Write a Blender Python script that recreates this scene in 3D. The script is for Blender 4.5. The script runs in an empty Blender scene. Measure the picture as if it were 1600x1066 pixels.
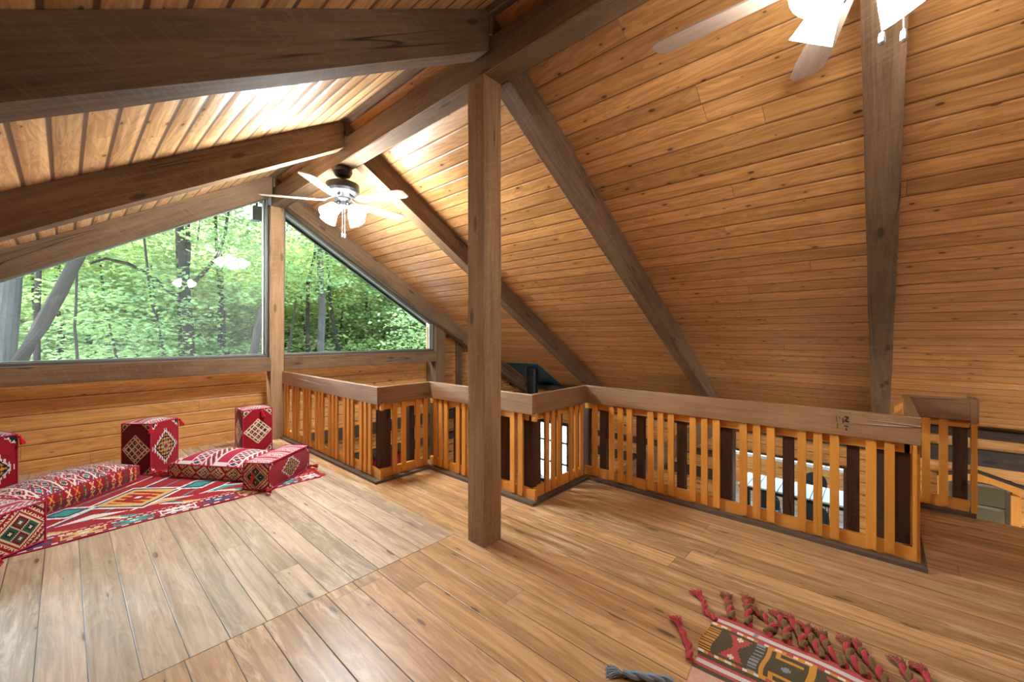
import bpy, math, random
from mathutils import Vector, Matrix
random.seed(7)
S = bpy.context.scene
COL = S.collection
# ------------------------------------------------------------------ camera, light, exposure
H = 1.45
YAW = math.radians(42.119)
cam = bpy.data.cameras.new('camera')
cam.sensor_width = 36.0
cam.lens = 632.42 / 1600 * 36.0
cam.shift_y = -9.65 / 1600
cam.clip_start = 0.02
cam.clip_end = 400
co = bpy.data.objects.new('camera', cam)
COL.objects.link(co)
co.location = (0, 0, H)
co.rotation_euler = (math.radians(90), 0, YAW - math.radians(90))
S.camera = co

W = bpy.data.worlds.new('world')
S.world = W
W.use_nodes = True
wn = W.node_tree.nodes
wl = W.node_tree.links
wn.clear()
sky = wn.new('ShaderNodeTexSky')
sky.sky_type = 'NISHITA'
sky.sun_disc = False
sky.sun_elevation = math.radians(58)
sky.sun_rotation = math.radians(-28)
sky.air_density = 1.2
sky.dust_density = 3.0
bg = wn.new('ShaderNodeBackground')
bg.inputs['Strength'].default_value = 2.4
wo = wn.new('ShaderNodeOutputWorld')
wl.new(sky.outputs[0], bg.inputs[0])
wl.new(bg.outputs[0], wo.inputs[0])

sun = bpy.data.lights.new('sun', 'SUN')
sun.energy = 7.0
sun.angle = math.radians(1.0)
sun.color = (1.0, 0.95, 0.86)
so = bpy.data.objects.new('sun', sun)
COL.objects.link(so)
so.rotation_euler = Vector((-0.22, -0.42, -0.88)).to_track_quat('-Z', 'Y').to_euler()

S.view_settings.view_transform = 'Standard'
S.view_settings.look = 'None'
S.view_settings.gamma = 1.0
S.view_settings.use_curve_mapping = False
S.view_settings.exposure = 1.12
LAMP_FAR, LAMP_NEAR, BULB_NEAR = 165.0, 21.0, 200.0        # radiance of the frosted shades of the two fans

# added fill lights without fixtures, hidden under the loft, brightening the lower room
for (lx, ly, lw) in ((1.2, 1.6, 22.0), (3.0, -1.8, 22.0)):
    ld = bpy.data.lights.new('added_fill_light', 'AREA')
    ld.shape = 'DISK'; ld.size = 0.35; ld.energy = lw; ld.color = (1.0, 0.93, 0.84)
    lo_ = bpy.data.objects.new('added_fill_light', ld)
    COL.objects.link(lo_); lo_.location = (lx, ly, -0.26)

# ------------------------------------------------------------------ geometry constants (metres)
TS = 0.6044                       # right roof slope
TL = 0.598                        # left roof slope
AX, AZ = 1.886, 3.61              # ridge apex (ceiling surface)
BX0, BX1, BZ0, BZ1 = 1.9126, 2.082, 3.2266, 3.45
EAVE = 7.35
YW = 6.55                         # inner face of the gable wall boards
LEFT = -2.2
BACK = -4.0
LOW = -2.4
def zr(x): return AZ - TS * (x - AX)
def zl(x): return AZ - TL * (AX - x)

# ------------------------------------------------------------------ mesh builder
class MB:
    def __init__(self, grain=(1, 0, 0), off=None):
        self.v = []; self.f = []; self.uv = []; self.m = []; self.sm = []
        self.g = Vector(grain).normalized()
        self.off = (random.uniform(0, 40), random.uniform(0, 40)) if off is None else off
    def face(self, pts, m=0, uv=None, smooth=False):
        pts = [Vector(p) for p in pts]
        i = len(self.v)
        self.v += [tuple(p) for p in pts]
        self.f.append(list(range(i, i + len(pts))))
        if uv is None:
            n = (pts[1] - pts[0]).cross(pts[2] - pts[0])
            if n.length < 1e-9 and len(pts) > 3:
                n = (pts[2] - pts[0]).cross(pts[3] - pts[0])
            n = n.normalized() if n.length > 1e-12 else Vector((0, 0, 1))
            g = self.g
            if abs(n.dot(g)) > 0.9:
                g = Vector((0, 0, 1)) if abs(self.g.z) < 0.9 else Vector((1, 0, 0))
                g = (g - n * g.dot(n)).normalized() * 0.05
                c = n.cross(g) * 20
            else:
                g = (g - n * g.dot(n)).normalized()
                c = n.cross(g)
            uv = [(p.dot(g) + self.off[0], p.dot(c) + self.off[1]) for p in pts]
        self.uv += uv
        self.m.append(m); self.sm.append(smooth)
    def box(self, x0, x1, y0, y1, z0, z1, m=0):
        a = [(x0, y0, z0), (x1, y0, z0), (x1, y1, z0), (x0, y1, z0), (x0, y0, z1), (x1, y0, z1), (x1, y1, z1), (x0, y1, z1)]
        for q in ((3, 2, 1, 0), (4, 5, 6, 7), (0, 1, 5, 4), (1, 2, 6, 5), (2, 3, 7, 6), (3, 0, 4, 7)):
            self.face([a[k] for k in q], m)
        return self
    def prism(self, poly, axis, a0, a1, m=0):
        """poly: list of 2D points in the plane across 'axis' (x: (y,z), y: (x,z), z: (x,y))."""
        def P(p, a):
            return {'x': (a, p[0], p[1]), 'y': (p[0], a, p[1]), 'z': (p[0], p[1], a)}[axis]
        ar = sum(poly[i][0] * poly[(i + 1) % len(poly)][1] - poly[(i + 1) % len(poly)][0] * poly[i][1] for i in range(len(poly)))
        if (ar < 0) != (axis == 'y'):
            poly = poly[::-1]
        self.face([P(p, a1) for p in poly], m)
        self.face([P(p, a0) for p in reversed(poly)], m)
        for i in range(len(poly)):
            p, q = poly[i], poly[(i + 1) % len(poly)]
            self.face([P(p, a0), P(q, a0), P(q, a1), P(p, a1)], m)
        return self
    def lathe(self, prof, seg=24, m=0, mat=None, smooth=True, cap=True):
        """prof: (r, z) from top to bottom."""
        M = mat or Matrix.Identity(4)
        R = []
        for r, z in prof:
            R.append([M @ Vector((r * math.cos(2 * math.pi * k / seg), r * math.sin(2 * math.pi * k / seg), z)) for k in range(seg)])
        for a in range(len(R) - 1):
            for k in range(seg):
                k2 = (k + 1) % seg
                self.face([R[a][k], R[a + 1][k], R[a + 1][k2], R[a][k2]], m, smooth=smooth)
        if cap:
            if prof[0][0] > 1e-5: self.face(R[0], m)
            if prof[-1][0] > 1e-5: self.face(R[-1][::-1], m)
        return self
    def tube(self, pts, rad, seg=8, m=0, smooth=True, ucol=None):
        pts = [Vector(p) for p in pts]
        if not isinstance(rad, (list, tuple)): rad = [rad] * len(pts)
        rings = []
        up = Vector((0.31, 0.17, 0.93)).normalized()
        for i, p in enumerate(pts):
            d = (pts[min(i + 1, len(pts) - 1)] - pts[max(i - 1, 0)]).normalized()
            s = d.cross(up)
            if s.length < 0.05: s = d.cross(Vector((1, 0, 0)))
            s.normalize(); t = d.cross(s).normalized()
            rings.append([p + (s * math.cos(2 * math.pi * k / seg) + t * math.sin(2 * math.pi * k / seg)) * rad[i] for k in range(seg)])
        L = 0
        for a in range(len(rings) - 1):
            L2 = L + (pts[a + 1] - pts[a]).length
            for k in range(seg):
                k2 = (k + 1) % seg
                c0 = 2 * math.pi * rad[a] * k / seg; c1 = 2 * math.pi * rad[a] * (k + 1) / seg
                o = self.off
                self.face([rings[a][k], rings[a][k2], rings[a + 1][k2], rings[a + 1][k]], m,
                          [(L + o[0], c0 + o[1]), (L + o[0], c1 + o[1]), (L2 + o[0], c1 + o[1]), (L2 + o[0], c0 + o[1])], smooth)
            L = L2
        self.face(rings[0], m); self.face(rings[-1][::-1], m)
        return self

def tag(o, label=None, cat=None, group=None, kind=None):
    if label: o['label'] = label
    if cat: o['category'] = cat
    if group: o['group'] = group
    if kind: o['kind'] = kind
    return o

def obj(name, mb, mats, parent=None, world=True, weld=False):
    """Link the builder as ONE mesh object. With a parent the vertices are given in world space (world=True) or in the parent's."""
    me = bpy.data.meshes.new(name)
    off = Vector((0, 0, 0))
    if parent is not None and world: off = parent_loc(parent)
    me.from_pydata([tuple(Vector(p) - off) for p in mb.v], [], mb.f)
    uvl = me.uv_layers.new(name='UVMap')
    flat = [c for p in mb.uv for c in p]
    uvl.data.foreach_set('uv', flat)
    if not isinstance(mats, (list, tuple)): mats = [mats]
    for mt in mats: me.materials.append(mt)
    me.polygons.foreach_set('material_index', mb.m)
    me.polygons.foreach_set('use_smooth', mb.sm)
    if weld:
        import bmesh
        bm = bmesh.new(); bm.from_mesh(me)
        bmesh.ops.remove_doubles(bm, verts=bm.verts, dist=1e-5)
        bm.to_mesh(me); bm.free()
    me.update()
    o = bpy.data.objects.new(name, me)
    COL.objects.link(o)
    if parent is not None: o.parent = parent
    return o

def parent_loc(p):
    v = Vector((0, 0, 0))
    while p is not None:
        v += p.location; p = p.parent
    return v

def thing(name, loc, label, cat, group=None, rz=0):
    o = bpy.data.objects.new(name, None)
    COL.objects.link(o)
    o.empty_display_size = 0.1
    o.location = loc; o.rotation_euler = (0, 0, rz)
    return tag(o, label, cat, group)

def copy_thing(src, loc, rz=None, label=None, group=None):
    r = src.copy(); COL.objects.link(r); r.location = loc
    if rz is not None: r.rotation_euler = (0, 0, rz)
    if label: r['label'] = label
    if group: r['group'] = group
    for ch in list(src.children):
        c = ch.copy(); COL.objects.link(c); c.parent = r
        for g in ch.children:
            d = g.copy(); COL.objects.link(d); d.parent = c
    return r

# ------------------------------------------------------------------ materials
class NT:
    def __init__(self, name):
        self.mat = bpy.data.materials.new(name)
        self.mat.use_nodes = True
        self.t = self.mat.node_tree
        self.t.nodes.clear()
        self.out = self.t.nodes.new('ShaderNodeOutputMaterial')
    def n(self, typ, **kw):
        nd = self.t.nodes.new(typ)
        for k, v in kw.items():
            if hasattr(nd, k): setattr(nd, k, v)
        return nd
    def L(self, a, b): self.t.links.new(a, b)
    def put(self, sock, v):
        if isinstance(v, bpy.types.NodeSocket): self.L(v, sock)
        elif isinstance(v, tuple) and len(v) == 3 and sock.type == 'RGBA': sock.default_value = (*v, 1)
        else: sock.default_value = v
    def math(self, op, a, b=0.0, c=None, clamp=False):
        nd = self.n('ShaderNodeMath', operation=op); nd.use_clamp = clamp
        self.put(nd.inputs[0], a); self.put(nd.inputs[1], b)
        if c is not None: self.put(nd.inputs[2], c)
        return nd.outputs[0]
    def comb(self, x, y, z=0.0):
        nd = self.n('ShaderNodeCombineXYZ')
        for i, v in enumerate((x, y, z)): self.put(nd.inputs[i], v)
        return nd.outputs[0]
    def noise(self, vec, scale=1.0, detail=4.0, rough=0.55, dist=0.0):
        nd = self.n('ShaderNodeTexNoise')
        self.put(nd.inputs['Vector'], vec)
        nd.inputs['Scale'].default_value = scale; nd.inputs['Detail'].default_value = detail
        nd.inputs['Roughness'].default_value = rough; nd.inputs['Distortion'].default_value = dist
        return nd.outputs['Fac']
    def ramp(self, fac, lo, hi):
        nd = self.n('ShaderNodeMapRange'); nd.interpolation_type = 'SMOOTHSTEP'
        self.put(nd.inputs[0], fac); nd.inputs[1].default_value = lo; nd.inputs[2].default_value = hi
        return nd.outputs[0]
    def mix(self, fac, a, b, blend='MIX'):
        nd = self.n('ShaderNodeMix', data_type='RGBA', blend_type=blend)
        self.put(nd.inputs[0], fac); self.put(nd.inputs[6], a); self.put(nd.inputs[7], b)
        return nd.outputs[2]
    def uv(self):
        nd = self.n('ShaderNodeUVMap'); nd.uv_map = 'UVMap'
        sp = self.n('ShaderNodeSeparateXYZ'); self.L(nd.outputs[0], sp.inputs[0])
        return sp.outputs[0], sp.outputs[1], nd.outputs[0]
    def bump(self, h, strength=0.3, dist=0.01, normal=None):
        nd = self.n('ShaderNodeBump'); nd.inputs['Strength'].default_value = strength; nd.inputs['Distance'].default_value = dist
        self.put(nd.inputs['Height'], h)
        if normal is not None: self.L(normal, nd.inputs['Normal'])
        return nd.outputs[0]
    def bsdf(self, color, rough=0.5, spec=0.5, normal=None, metal=0.0, coat=0.0, sheen=0.0):
        b = self.n('ShaderNodeBsdfPrincipled')
        self.put(b.inputs['Base Color'], color); self.put(b.inputs['Roughness'], rough)
        b.inputs['Specular IOR Level'].default_value = spec; b.inputs['Metallic'].default_value = metal
        b.inputs['Coat Weight'].default_value = coat; b.inputs['Coat Roughness'].default_value = 0.18
        b.inputs['Sheen Weight'].default_value = sheen
        if normal is not None: self.L(normal, b.inputs['Normal'])
        self.L(b.outputs[0], self.out.inputs[0])
        return b

def planks(name, w, cA, cB, cknot, cgroove, groove=0.012, joint=2.4, rough=0.45, tone=0.22, wear=None, knots=(2.6, 1.0), coat=0.0, spec=0.4, bstr=0.5, jw=0.003, ring=0.14, bev=1.7):
    N = NT(name)
    u, v, uvv = N.uv()
    q = N.math('DIVIDE', v, w)
    idn = N.math('FLOOR', q)
    fr = N.math('FRACT', q)
    wn1 = N.n('ShaderNodeTexWhiteNoise', noise_dimensions='1D'); N.L(idn, wn1.inputs['W'])
    r1 = wn1.outputs['Value']
    uj = N.math('ADD', N.math('DIVIDE', u, joint), N.math('MULTIPLY', r1, 13.7))
    jid = N.math('FLOOR', uj); jf = N.math('FRACT', uj)
    wn2 = N.n('ShaderNodeTexWhiteNoise', noise_dimensions='2D'); N.L(N.comb(idn, jid), wn2.inputs['Vector'])
    r2 = wn2.outputs['Value']
    us = N.math('ADD', u, N.math('MULTIPLY', r2, 61.0))
    grain = N.noise(N.comb(N.math('MULTIPLY', us, 1.1), N.math('MULTIPLY', v, 22.0), N.math('MULTIPLY', r2, 9.0)), 1.0, 6, 0.62, 0.9)
    fine = N.noise(N.comb(N.math('MULTIPLY', us, 5.0), N.math('MULTIPLY', v, 150.0), r2), 1.0, 3, 0.6)
    broad = N.noise(N.comb(N.math('MULTIPLY', us, 0.8), N.math('MULTIPLY', v, 5.0), r2), 1.0, 3, 0.55, 1.2)
    rings = N.math('FRACT', N.math('MULTIPLY', broad, 9.0))
    rings = N.math('MULTIPLY', N.ramp(rings, 0.0, 0.75), N.math('SUBTRACT', 1.0, N.ramp(rings, 0.86, 1.0)))
    gm = N.math('ADD', N.math('MULTIPLY', grain, 0.94 - ring), N.math('MULTIPLY', rings, ring))
    col = N.mix(N.ramp(gm, 0.28, 0.70), tuple(c * 0.84 for c in cA), tuple(min(.95, c * 1.08) for c in cB))
    col = N.mix(N.math('MULTIPLY', N.ramp(fine, 0.5, 0.75), 0.22), col, tuple(c * 0.55 for c in cA))
    # knots: elongated cells, only some of them filled
    vo = N.n('ShaderNodeTexVoronoi', voronoi_dimensions='2D', feature='F1')
    N.L(N.comb(N.math('MULTIPLY', us, knots[0]), N.math('ADD', N.math('MULTIPLY', fr, knots[1]), N.math('MULTIPLY', r1, 40.0))), vo.inputs['Vector'])
    vo.inputs['Scale'].default_value = 1.0
    sc = N.n('ShaderNodeSeparateColor'); N.L(vo.outputs['Color'], sc.inputs[0])
    size = N.math('MULTIPLY_ADD', N.math('POWER', sc.outputs[0], 2.0), 0.075, 0.014)
    kd = N.math('DIVIDE', vo.outputs['Distance'], size)
    has = N.math('GREATER_THAN', sc.outputs[1], 0.22)
    halo = N.math('MULTIPLY', N.math('SUBTRACT', 1.0, N.ramp(kd, 0.9, 3.4)), has)
    core = N.math('MULTIPLY', N.math('SUBTRACT', 1.0, N.ramp(kd, 0.7, 1.15)), has)
    col = N.mix(N.math('MULTIPLY', halo, 0.35), col, tuple(c * 0.62 for c in cA))
    col = N.mix(N.math('MULTIPLY', core, 0.85), col, cknot)
    # per-board tone
    tn = N.math('MULTIPLY_ADD', r2, tone * 2, 1.0 - tone)
    col = N.mix(1.0, col, N.comb(tn, tn, N.math('MULTIPLY_ADD', r2, tone * 2.3, 1.0 - tone * 1.2)), 'MULTIPLY')
    rg = rough
    if wear is not None:
        wr = N.noise(N.comb(N.math('MULTIPLY', u, 2.2), N.math('MULTIPLY', v, 16.0), 3.0), 1.0, 8, 0.72, 0.4)
        patch = N.noise(N.comb(u, v, 7.0), 0.9, 3, 0.5)
        k = N.math('MULTIPLY', N.ramp(wr, 0.50, 0.64), N.ramp(patch, 0.34, 0.58))
        col = N.mix(N.math('MULTIPLY', k, 0.7), col, wear)
        dirt = N.noise(N.comb(N.math('MULTIPLY', u, 1.5), N.math('MULTIPLY', v, 5.0), 11.0), 1.0, 5, 0.6)
        col = N.mix(N.math('MULTIPLY', N.ramp(dirt, 0.52, 0.78), 0.5), col, tuple(c * 0.45 for c in cA))
        big = N.noise(N.comb(u, v, 21.0), 0.45, 3, 0.5)
        rg = N.math('MULTIPLY_ADD', big, 0.3, rough - 0.12)
    e = N.math('MINIMUM', fr, N.math('SUBTRACT', 1.0, fr))
    ed = N.math('MULTIPLY', e, w)
    gv = N.math('SUBTRACT', 1.0, N.ramp(ed, groove * 0.25, groove * 0.55))
    je = N.math('MULTIPLY', N.math('MINIMUM', jf, N.math('SUBTRACT', 1.0, jf)), joint)
    gj = N.math('SUBTRACT', 1.0, N.ramp(je, jw * 0.4, jw))
    g = N.math('MAXIMUM', gv, N.math('MULTIPLY', gj, 0.45))
    col = N.mix(N.math('MULTIPLY', g, 0.92), col, cgroove)
    hgt = N.math('SUBTRACT', N.math('MULTIPLY', grain, 0.12), N.math('MAXIMUM', N.math('SUBTRACT', 1.0, N.ramp(ed, 0.0, groove * bev)), gj))
    N.bsdf(col, rg, spec, N.bump(hgt, bstr, 0.012), coat=coat)
    return N.mat

def timber(name, cA, cB, rough=0.75, crack=0.8, saw=True, spec=0.25, hue=0.12):
    N = NT(name)
    u, v, uvv = N.uv()
    oi = N.n('ShaderNodeObjectInfo')
    rnd = oi.outputs['Random']
    us = N.math('ADD', u, N.math('MULTIPLY', rnd, 20.0))
    g = N.noise(N.comb(N.math('MULTIPLY', us, 1.3), N.math('MULTIPLY', v, 24.0), rnd), 1.0, 8, 0.65, 0.7)
    big = N.noise(N.comb(us, N.math('MULTIPLY', v, 3.0), 2.0), 1.1, 4, 0.55)
    fib = N.noise(N.comb(N.math('MULTIPLY', us, 7.0), N.math('MULTIPLY', v, 120.0), rnd), 1.0, 4, 0.7)
    f = N.math('ADD', N.math('ADD', N.math('MULTIPLY', g, 0.42), N.math('MULTIPLY', fib, 0.22)), N.math('MULTIPLY', big, 0.36))
    col = N.mix(N.ramp(f, 0.32, 0.68), cA, cB)
    sw = N.noise(N.comb(N.math('ADD', N.math('MULTIPLY', us, 62.0), N.math('MULTIPLY', v, 26.0)), N.math('MULTIPLY', v, 5.0), 0.0), 1.0, 3, 0.65)
    if saw:
        col = N.mix(N.math('MULTIPLY', N.ramp(sw, 0.48, 0.72), 0.34), col, tuple(c * 1.15 for c in cB))
        vk = N.n('ShaderNodeTexVoronoi', voronoi_dimensions='2D', feature='F1')
        N.L(N.comb(N.math('MULTIPLY', us, 1.3), N.math('MULTIPLY', v, 4.2)), vk.inputs['Vector']); vk.inputs['Scale'].default_value = 1.0
        kc = N.n('ShaderNodeSeparateColor'); N.L(vk.outputs['Color'], kc.inputs[0])
        kk = N.math('MULTIPLY', N.math('SUBTRACT', 1.0, N.ramp(vk.outputs['Distance'], 0.05, 0.10)), N.math('GREATER_THAN', kc.outputs[0], 0.6))
        col = N.mix(N.math('MULTIPLY', kk, 0.7), col, tuple(c * 0.45 for c in cA))
    cr = N.noise(N.comb(N.math('MULTIPLY', us, 0.22), N.math('MULTIPLY', v, 7.0), 5.0), 1.0, 2, 0.35, 0.0)
    ck = N.math('SUBTRACT', 1.0, N.ramp(N.math('ABSOLUTE', N.math('SUBTRACT', cr, 0.5)), 0.0, 0.007))
    ck = N.math('MULTIPLY', ck, N.ramp(N.noise(N.comb(us, N.math('MULTIPLY', v, 4.0), 9.0), 0.8, 1), 0.5, 0.62))
    col = N.mix(N.math('MULTIPLY', ck, crack), col, tuple(c * 0.2 for c in cA))
    tn = N.math('MULTIPLY_ADD', rnd, 2 * hue, 1.0 - hue)
    col = N.mix(1.0, col, N.comb(tn, tn, tn), 'MULTIPLY')
    h = N.math('ADD', N.math('MULTIPLY', g, 0.6), N.math('MULTIPLY', sw, 0.35 if saw else 0.0))
    h = N.math('ADD', h, N.math('MULTIPLY', fib, 0.5))
    h = N.math('SUBTRACT', h, N.math('MULTIPLY', ck, 1.2))
    N.bsdf(col, rough, spec, N.bump(h, 0.6, 0.006))
    return N.mat

def plain(name, c, rough=0.5, metal=0.0, spec=0.5, var=0.08, scale=30.0, bump=0.0, coat=0.0, sheen=0.0):
    N = NT(name)
    tc = N.n('ShaderNodeTexCoord')
    ns = N.noise(tc.outputs['Object'], scale, 3, 0.6)
    k = N.math('MULTIPLY_ADD', ns, 2 * var, 1.0 - var)
    col = N.mix(1.0, c, N.comb(k, k, k), 'MULTIPLY')
    nm = N.bump(ns, bump, 0.004) if bump else None
    N.bsdf(col, rough, spec, nm, metal, coat, sheen)
    return N.mat

def emit(name, c, s):
    N = NT(name)
    e = N.n('ShaderNodeEmission'); e.inputs[0].default_value = (*c, 1); e.inputs[1].default_value = s
    N.L(e.outputs[0], N.out.inputs[0])
    return N.mat

def glass(name, tint=(0.93, 0.97, 0.95), glare_haze=0.0):
    N = NT(name)
    tr = N.n('ShaderNodeBsdfTransparent'); tr.inputs[0].default_value = (*tint, 1)
    gl = N.n('ShaderNodeBsdfGlossy'); gl.inputs['Roughness'].default_value = 0.02
    fr = N.n('ShaderNodeFresnel'); fr.inputs[0].default_value = 1.5
    mx = N.n('ShaderNodeMixShader')
    N.L(fr.outputs[0], mx.inputs[0]); N.L(tr.outputs[0], mx.inputs[1]); N.L(gl.outputs[0], mx.inputs[2])
    last = mx.outputs[0]
    if glare_haze:
        df = N.n('ShaderNodeBsdfTranslucent'); df.inputs[0].default_value = (0.85, 0.9, 0.88, 1)  # pale veil of window glare, put into the glass as translucence
        tc = N.n('ShaderNodeTexCoord')
        m2 = N.n('ShaderNodeMixShader')
        N.L(N.math('MULTIPLY', N.ramp(N.noise(tc.outputs['Object'], 0.35, 2), 0.0, 0.7), glare_haze), m2.inputs[0])
        N.L(last, m2.inputs[1]); N.L(df.outputs[0], m2.inputs[2]); last = m2.outputs[0]
    N.L(last, N.out.inputs[0])
    return N.mat

def cloth(name, c, var=0.14):
    N = NT(name)
    tc = N.n('ShaderNodeTexCoord')
    ns = N.noise(tc.outputs['Object'], 220.0, 2, 0.6)
    k = N.math('MULTIPLY_ADD', ns, 2 * var, 1.0 - var)
    N.bsdf(N.mix(1.0, c, N.comb(k, k, k), 'MULTIPLY'), 0.9, 0.15, N.bump(ns, 0.25, 0.003), sheen=0.15)
    return N.mat

KN = (0.055, 0.02, 0.008)
M_ceilR = planks('pine_boards', 0.146, (0.49, 0.23, 0.072), (0.62, 0.33, 0.125), KN, (0.11, 0.04, 0.014), 0.009, 4.6, 0.38, 0.2, knots=(3.4, 1.0), spec=0.5)
M_ceilL = planks('pine_boards_wide_groove', 0.141, (0.55, 0.30, 0.12), (0.71, 0.44, 0.20), KN, (0.12, 0.06, 0.035), 0.028, 5.1, 0.42, 0.10, knots=(2.8, 1.0), spec=0.4)
M_wall = planks('pine_wall_boards', 0.158, (0.54, 0.25, 0.07), (0.66, 0.345, 0.12), KN, (0.13, 0.04, 0.012), 0.009, 9.3, 0.4, 0.14, knots=(1.9, 1.0), spec=0.35)
M_floor = planks('pine_floor_boards', 0.155, (0.37, 0.21, 0.088), (0.56, 0.35, 0.165), (0.10, 0.055, 0.03), (0.03, 0.016, 0.009), 0.005, 3.3, 0.36, 0.2, wear=(0.72, 0.54, 0.34), knots=(1.6, 1.0), spec=0.5, bstr=0.3, ring=0.07, bev=0.7)
M_floorfar = planks('worn_and_sheen_pale_floor_boards', 0.155, (0.40, 0.295, 0.19), (0.56, 0.44, 0.31), (0.12, 0.075, 0.05), (0.03, 0.018, 0.011), 0.005, 3.3, 0.30, 0.2, wear=(0.74, 0.63, 0.50), knots=(1.6, 1.0), spec=0.55, bstr=0.3, ring=0.07, bev=0.7)  # far boards: worn pale, with window sheen also put into the colour
M_beam = timber('rough_sawn_timber', (0.082, 0.045, 0.021), (0.215, 0.132, 0.070))
M_post = timber('post_timber', (0.19, 0.108, 0.048), (0.40, 0.25, 0.13))
M_rail = timber('rail_timber', (0.19, 0.098, 0.044), (0.36, 0.215, 0.112), rough=0.36, saw=False, spec=0.6)
M_dark = timber('dark_picket_timber', (0.050, 0.024, 0.015), (0.105, 0.055, 0.035), hue=0.2)
M_shoe = timber('grey_brown_sill_timber', (0.085, 0.06, 0.042), (0.16, 0.12, 0.09), rough=0.6)
M_bal = timber('orange_varnished_pine', (0.66, 0.26, 0.035), (0.80, 0.37, 0.075), rough=0.35, crack=0.0, saw=False, spec=0.5, hue=0.10)
M_log = timber('dark_log_timber', (0.032, 0.023, 0.017), (0.075, 0.055, 0.042))
M_blackmetal = plain('black_metal', (0.018, 0.02, 0.023), 0.38, 0.6, 0.5)
M_bronze = plain('dark_bronze', (0.03, 0.028, 0.028), 0.35, 0.7)
M_silver = plain('brushed_nickel', (0.6, 0.6, 0.6), 0.3, 0.9)
M_blade = timber('fan_blade_wood', (0.36, 0.27, 0.20), (0.52, 0.42, 0.33), rough=0.4, crack=0.0, saw=False, spec=0.5)
M_frame = plain('window_frame_bronze', (0.10, 0.085, 0.07), 0.5, 0.1)
M_alu = plain('window_frame_aluminium', (0.20, 0.21, 0.19), 0.45, 0.2)
M_glass = glass('window_glass')
M_glassL = glass('window_glass_glare_haze', glare_haze=0.016)
M_shade_far = emit('frosted_lamp_shade_cool_white', (0.90, 0.96, 1.0), LAMP_FAR)
M_shade_near = emit('frosted_lamp_shade_warm_white', (1.0, 0.97, 0.93), LAMP_NEAR)
M_bulb_near = emit('lamp_bulb_warm_white', (1.0, 0.97, 0.93), BULB_NEAR)
M_blue = plain('blue_black_sheet_metal', (0.02, 0.10, 0.17), 0.4, 0.2)
M_white = plain('white_paint', (0.58, 0.60, 0.62), 0.5)
M_ink = plain('black_ink', (0.02, 0.016, 0.014), 0.7)

# ------------------------------------------------------------------ shell
def struct(name, mb, mats, parent=None):
    o = obj(name, mb, mats, parent)
    if parent is None: o['kind'] = 'structure'
    return o

def cells(mb, axis, pos, a_rng, z_rng, holes, thick, top=None, m=0):
    """wall slab across 'axis' at pos, thick outwards (+), with rectangular holes (a0,a1,z0,z1); top(a) cuts the upper edge."""
    A = sorted({a_rng[0], a_rng[1], *[h[0] for h in holes], *[h[1] for h in holes]})
    Z = sorted({z_rng[0], z_rng[1], *[h[2] for h in holes], *[h[3] for h in holes]})
    A = [a for a in A if a_rng[0] <= a <= a_rng[1]]; Z = [z for z in Z if z_rng[0] <= z <= z_rng[1]]
    for i in range(len(A) - 1):
        for j in range(len(Z) - 1):
            ca, cz = (A[i] + A[i + 1]) / 2, (Z[j] + Z[j + 1]) / 2
            if any(h[0] < ca < h[1] and h[2] < cz < h[3] for h in holes): continue
            p0, p1 = sorted((pos, pos + thick))
            if axis == 'y': mb.box(A[i], A[i + 1], p0, p1, Z[j], Z[j + 1], m)
            else: mb.box(p0, p1, A[i], A[i + 1], Z[j], Z[j + 1], m)

XA, XB, XC, Y1, Y3, Y5 = 2.0181, 2.6416, 3.5103, 3.5951, 2.1544, -0.2266
RW = 0.20
# loft floor: stepped slab; near and far half meet in the butt seam at y = 2.29
def floor_mb():
    mb = MB((0, 1, 0), (0, 0))
    def top(poly, du, dv, m=0):
        # boards run along Y: u = y, v = x
        ar = sum(poly[i][0] * poly[(i + 1) % len(poly)][1] - poly[(i + 1) % len(poly)][0] * poly[i][1] for i in range(len(poly)))
        if ar < 0: poly = poly[::-1]
        mb.face([(x, y, 0) for x, y in poly], m, [(y + du, x + dv) for x, y in poly])
        mb.face([(x, y, -0.2) for x, y in poly[::-1]], 0, [(y + du, x + dv) for x, y in poly[::-1]])
        for i in range(len(poly)):
            a, b = poly[i], poly[(i + 1) % len(poly)]
            mb.face([(a[0], a[1], -0.2), (b[0], b[1], -0.2), (b[0], b[1], 0), (a[0], a[1], 0)], 1)
    SX = 1.9126
    far = [(LEFT, 2.292), (SX, 2.292), (SX, YW), (LEFT, YW)]
    top(far, 5.0, 0.088, 2)
    near = [(LEFT, BACK), (SX, BACK), (SX, 2.288), (LEFT, 2.288)]
    top(near, 31.0, 0.107)
    r = RW
    mid = [(SX, BACK), (4.83, BACK), (4.83, Y5 + r), (XC + r, Y5 + r), (XC + r, Y3 + r), (XB + r, Y3 + r), (XB + r, Y1 + r), (XA + r, Y1 + r), (XA + r, YW), (SX, YW)]
    top(mid, 31.0, 0.107)
    return mb
fl = struct('floor', floor_mb(), [M_floor, M_beam, M_floorfar])

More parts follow.
